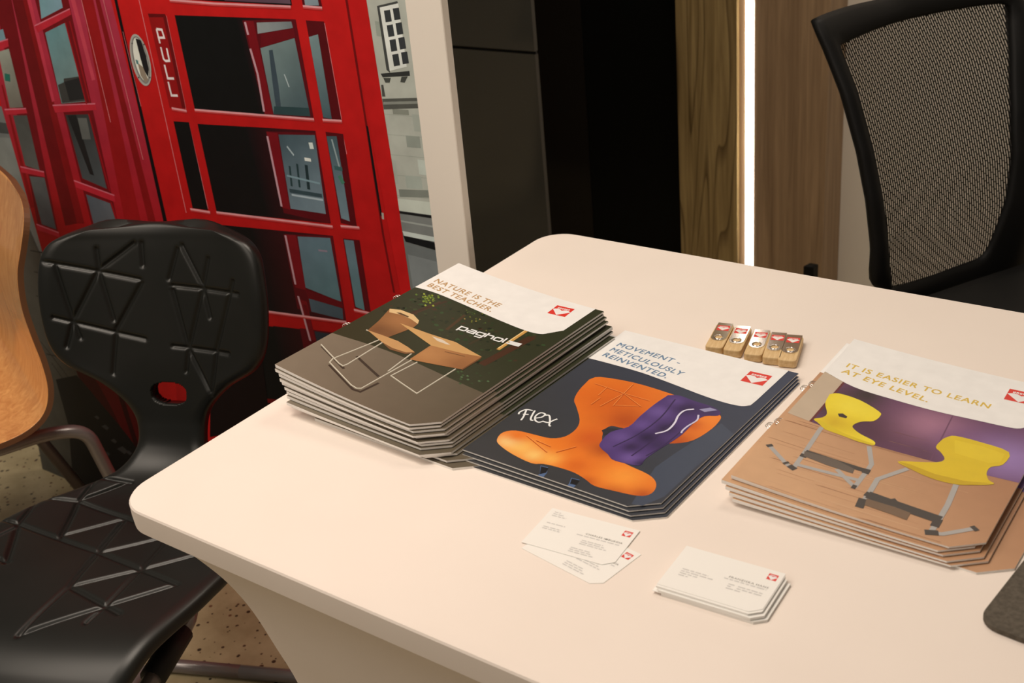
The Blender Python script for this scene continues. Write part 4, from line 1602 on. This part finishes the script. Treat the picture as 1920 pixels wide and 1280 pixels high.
for s in (-1, 1):
    st_ = tube('side_tube', round_path([PB(s * .03, -.035, .383), PB(s * .122, -.035, .368), PB(s * .122, .170, .352), PB(s * .170, .160, .012), PB(s * .170, -.285, .012), PB(s * .0, -.285, .012)], .05, 7), .0115, M_TUBE, chB, 14)
    tube('rubber_sleeve', [PB(s * .122, .020, .3635), PB(s * .122, .100, .3577)], .0165, M_RUBBER, st_, 16)
box_ = [PB(a, b2, z) for z in (.385, .417) for b2 in (-.09, .03) for a in (-.08, .08)]
mesh_obj('mounting_plate', box_, [(0, 1, 3, 2), (4, 6, 7, 5), (0, 4, 5, 1), (2, 3, 7, 6), (0, 2, 6, 4), (1, 5, 7, 3)], M_RUBBER, chB)

# ---- plywood chair at the left border
a_ = math.radians(20)
fP = np.array([-math.sin(a_), -math.cos(a_), 0])
cP = np.array([math.cos(a_), -math.sin(a_), 0])
C0P = -.968
chP = empty('plywood_shell_chair')
tag(chP, 'orange-brown plywood shell chair cut by the left picture edge', 'chair', 'shell chairs by the backdrop')
ctrlP = [(.60, .345, .10, 0), (.592, .362, .16, 0), (.57, .388, .185, 0), (.52, .404, .195, 0), (.42, .404, .205, .004), (.31, .396, .207, .008), (.235, .394, .205, .010), (.190, .404, .200, .010), (.163, .428, .196, .008), (.150, .465, .192, .006),
         (.147, .51, .186, .006), (.150, .56, .180, .006), (.149, .61, .176, .008), (.140, .66, .177, .010), (.126, .70, .183, .010), (.114, .733, .186, .010), (.106, .757, .172, .008), (.101, .772, .13, .005), (.099, .779, .06, .002)]
shell('plywood_shell', ctrlP, fP, cP, C0P, .010, M_PLY, chP, 60, 130, edge_m=M_PLYEDGE, min_edge=.95)


def PP(c, f, z):
    return (C0P + c) * cP + f * fP + np.array([0, 0, z])


for s in (-1, 1):
    if s > 0:
        p0 = Wz(0, 842, .372)
        p1 = Wz(90, 812, .366)
        p2 = Wz(162, 806, .357)
        p3 = Wz(207, 893, .25)
        p4 = p3 + (p3 - p2) / (p2[2] - p3[2]) * (p3[2] - .012)
        tube('rear_leg', round_path([p0 + (p0 - p1) * 1.2, p1, p2, p3, p4], .045, 7), .0118, M_TUBE, chP, 14)
    else:
        tube('rear_leg', round_path([PP(-.16, .36, .372), PP(-.17, .20, .362), PP(-.19, .08, .012)], .045, 7), .0118, M_TUBE, chP, 14)
    tube('front_leg', round_path([PP(s * .15, .30, .372), PP(s * .16, .47, .37), PP(s * .19, .57, .012)], .045, 7), .0118, M_TUBE, chP, 14)
tube('cross_brace', [PP(-.15, .33, .374), PP(.15, .33, .374)], .010, M_TUBE, chP, 12)

# ================================================================= MESH OFFICE CHAIR
S_ = np.array([.47, .88, 0])
S_ /= np.linalg.norm(S_)
F_ = np.array([S_[1], -S_[0], 0])
L0 = CAM + 1.95 * raydir(1636, 500)
s0 = float(S_ @ L0)
f0 = float(F_ @ L0)
oc = empty('office_chair')
tag(oc, 'black office chair with an open-weave mesh back behind the table', 'chair')
zp = [.44, .513, .569, .646, .719, .805, .873, .913, .96]
fp_ = [-.006, -.001, -.002, -.017, -.044, -.087, -.135, -.165, -.20]
fcurve = lambda z: float(np.interp(z, zp, fp_))
SW = .455                      # outer width of the back


def bsurf(sv, z, off=0):
    t = (sv - SW / 2) / (SW / 2)
    return (s0 + sv) * S_ + (f0 + fcurve(z) - .028 * (1 - t * t) + off) * F_ + np.array([0, 0, z])


def binv(px, py):
    """pixel to (s, z) on the back surface"""
    d = raydir(px, py)
    lo, hi = 1.6, 2.7
    g = lambda t: float(F_ @ (CAM + t * d)) - (f0 + fcurve((CAM + t * d)[2]) - .028 * (1 - ((float(S_ @ (CAM + t * d)) - s0 - SW / 2) / (SW / 2)) ** 2))
    best = min(np.linspace(1.6, 2.7, 400), key=lambda t: abs(g(t)))
    X = CAM + best * d
    return (float(S_ @ X) - s0, float(X[2]))


outer_px = [(1634, 532), (1637, 470), (1629, 380), (1611, 290), (1581, 180), (1546, 90), (1524, 42), (1530, 32), (1590, 11), (1660, -6)]
inner_px = [(1668, 541), (1665, 470), (1655, 380), (1634, 280), (1607, 180), (1578, 100), (1572, 88), (1582, 82), (1670, 46), (1780, 20), (1880, 7), (1890, 14), (1895, 100), (1897, 220), (1897, 300), (1888, 370), (1868, 425), (1842, 476), (1800, 496), (1720, 526)]
inner = [binv(*p) for p in inner_px]
ou = [binv(*p) for p in outer_px]
ztop = max(p[1] for p in ou)
w_in = max(p[0] for p in inner)
WR = w_in + .032
rgt = [binv(*p) for p in [(1938, 40), (1944, 160), (1946, 300), (1940, 420), (1922, 503), (1894, 577), (1850, 592), (1740, 578), (1670, 562)]]
outer = ou + [(WR * .5, ztop + .012), (WR * .8, ztop + .006), (WR - .012, ztop - .012)] + rgt


def resample(poly, n):
    P = np.array(poly + [poly[0]])
    d = np.r_[0, np.cumsum(np.linalg.norm(np.diff(P, axis=0), axis=1))]
    t = np.linspace(0, d[-1], n, endpoint=False)
    return np.stack([np.interp(t, d, P[:, i]) for i in range(2)], 1)


# frame ring between outer and inner outline: match by angle about the centre
cen = np.mean(np.array(inner), axis=0)


def radial(poly, angs):
    P = np.array(poly + [poly[0]])
    out = []
    for a in angs:
        d = np.array([math.cos(a), math.sin(a)])
        best = None
        for i in range(len(P) - 1):
            e = P[i + 1] - P[i]
            M2 = np.array([d, -e]).T
            det = np.linalg.det(M2)
            if abs(det) < 1e-12:
                continue
            t, u = np.linalg.solve(M2, P[i] - cen)
            if t > 0 and -1e-6 <= u <= 1 + 1e-6:
                best = t if best is None else max(best, t)
        out.append(cen + d * (best or .05))
    return np.array(out)


sm = lambda poly: [tuple(p) for p in catmull(poly + [poly[0]], 3)[:-1]]
angs = np.linspace(-math.pi, math.pi, 120, endpoint=False)
Ro, Ri = radial(sm(outer), angs), radial(sm(inner), angs)
Ro = np.where((np.linalg.norm(Ro - cen, axis=1) < np.linalg.norm(Ri - cen, axis=1) + .012)[:, None], Ri + (Ri - cen) / np.linalg.norm(Ri - cen, axis=1)[:, None] * .016, Ro)
fv, ff = [], []
prof4 = [(0, .000), (.12, .008), (.5, .012), (.88, .008), (1, .000), (.88, -.012), (.12, -.012)]
m4 = len(prof4)
for k in range(len(angs)):
    for t, off in prof4:
        p = Ro[k] * (1 - t) + Ri[k] * t
        fv.append(bsurf(p[0], p[1], off))
for k in range(len(angs)):
    k2 = (k + 1) % len(angs)
    for j in range(m4):
        j2 = (j + 1) % m4
        ff.append((k * m4 + j, k2 * m4 + j, k2 * m4 + j2, k * m4 + j2))
fr = mesh_obj('back_frame', fv, ff, M_BLKPL, oc, True)
bm = bmesh.new()
bm.from_mesh(fr.data)
bmesh.ops.recalc_face_normals(bm, faces=bm.faces)
bm.to_mesh(fr.data)
bm.free()
# mesh fabric with metre UVs
mv, mf, muv = [], [], []
NRr = 10
for k in range(len(angs)):
    for j in range(NRr + 1):
        p = cen + (Ri[k] + (Ro[k] - Ri[k]) * .1 - cen) * (j / NRr)
        mv.append(bsurf(p[0], p[1], -.002))
        muv.append((p[0], p[1]))
for k in range(len(angs)):
    k2 = (k + 1) % len(angs)
    for j in range(NRr):
        mf.append((k * (NRr + 1) + j, k * (NRr + 1) + j + 1, k2 * (NRr + 1) + j + 1, k2 * (NRr + 1) + j))
mo = mesh_obj('mesh_fabric', mv, mf, M_WEAVE, oc, True)
uvl = mo.data.uv_layers.new(name='UVMap')
for poly in mo.data.polygons:
    for li in poly.loop_indices:
        uvl.data[li].uv = muv[mo.data.loops[li].vertex_index]


def OC(s, f, z):
    return (s0 + s) * S_ + (f0 + f) * F_ + np.array([0, 0, z])


# seat cushion: rounded slab
sv_, sf_ = [], []
mid = WR / 2
ringsz = [(.405, .93), (.412, .985), (.43, 1.0), (.452, .985), (.466, .94), (.470, .80), (.470, .0)]
nS = 40
for z, sc in ringsz:
    for k in range(nS):
        a = 2 * math.pi * k / nS
        ca_, sa_ = math.cos(a), math.sin(a)
        e = .42
        sv_.append(OC(mid + .235 * sc * np.sign(ca_) * abs(ca_) ** e, .235 + .235 * sc * np.sign(sa_) * abs(sa_) ** e, z))
for i in range(len(ringsz) - 1):
    for k in range(nS):
        k2 = (k + 1) % nS
        sf_.append((i * nS + k, i * nS + k2, (i + 1) * nS + k2, (i + 1) * nS + k))
sf_.append(tuple(range(nS - 1, -1, -1)))
mesh_obj('seat', sv_, sf_, M_BLKPL, oc, True)
tube('gas_column', [OC(mid, .22, .08), OC(mid, .22, .405)], .025, M_BLKPL, oc, 14)
tube('back_bracket', round_path([OC(mid, .15, .395), OC(mid, -.06, .39), OC(mid, -.058, .44)], .04, 5), .016, M_BLKPL, oc, 10)
for k in range(5):
    a = 2 * math.pi * k / 5 + .3
    e = OC(mid + .27 * math.cos(a), .22 + .27 * math.sin(a), .075)
    ba_ = tube('base_arm', [OC(mid, .22, .10), e], .016, M_BLKPL, oc, 10)
    w = e + np.array([0, 0, -.047])
    ax = np.array([-math.sin(a), math.cos(a), 0])
    tube('castor', [w - .02 * (S_ * ax[0] + F_ * ax[1]), w + .02 * (S_ * ax[0] + F_ * ax[1])], .0275, M_RUBBER, ba_, 16)
# small black object standing at the foot of the wood column
ba = hit(1522, 496, (0, 1, 0), YB - .18)
bo = empty('carry_case', (ba[0], YB - .18, 0))
tag(bo, 'small black upright case showing above the table by the wood column', 'case')
zc = float(ba[2])
prism('case_body', [(-.045, -.07), (.011, -.07), (.016, .07), (-.02, .07)], 0, zc - .09, M_BLKPL, bo, .004)
prism('case_top', [(-.016, -.012), (.010, -.012), (.012, .012), (-.010, .012)], zc - .09, zc, M_BLKPL, bo, .004)
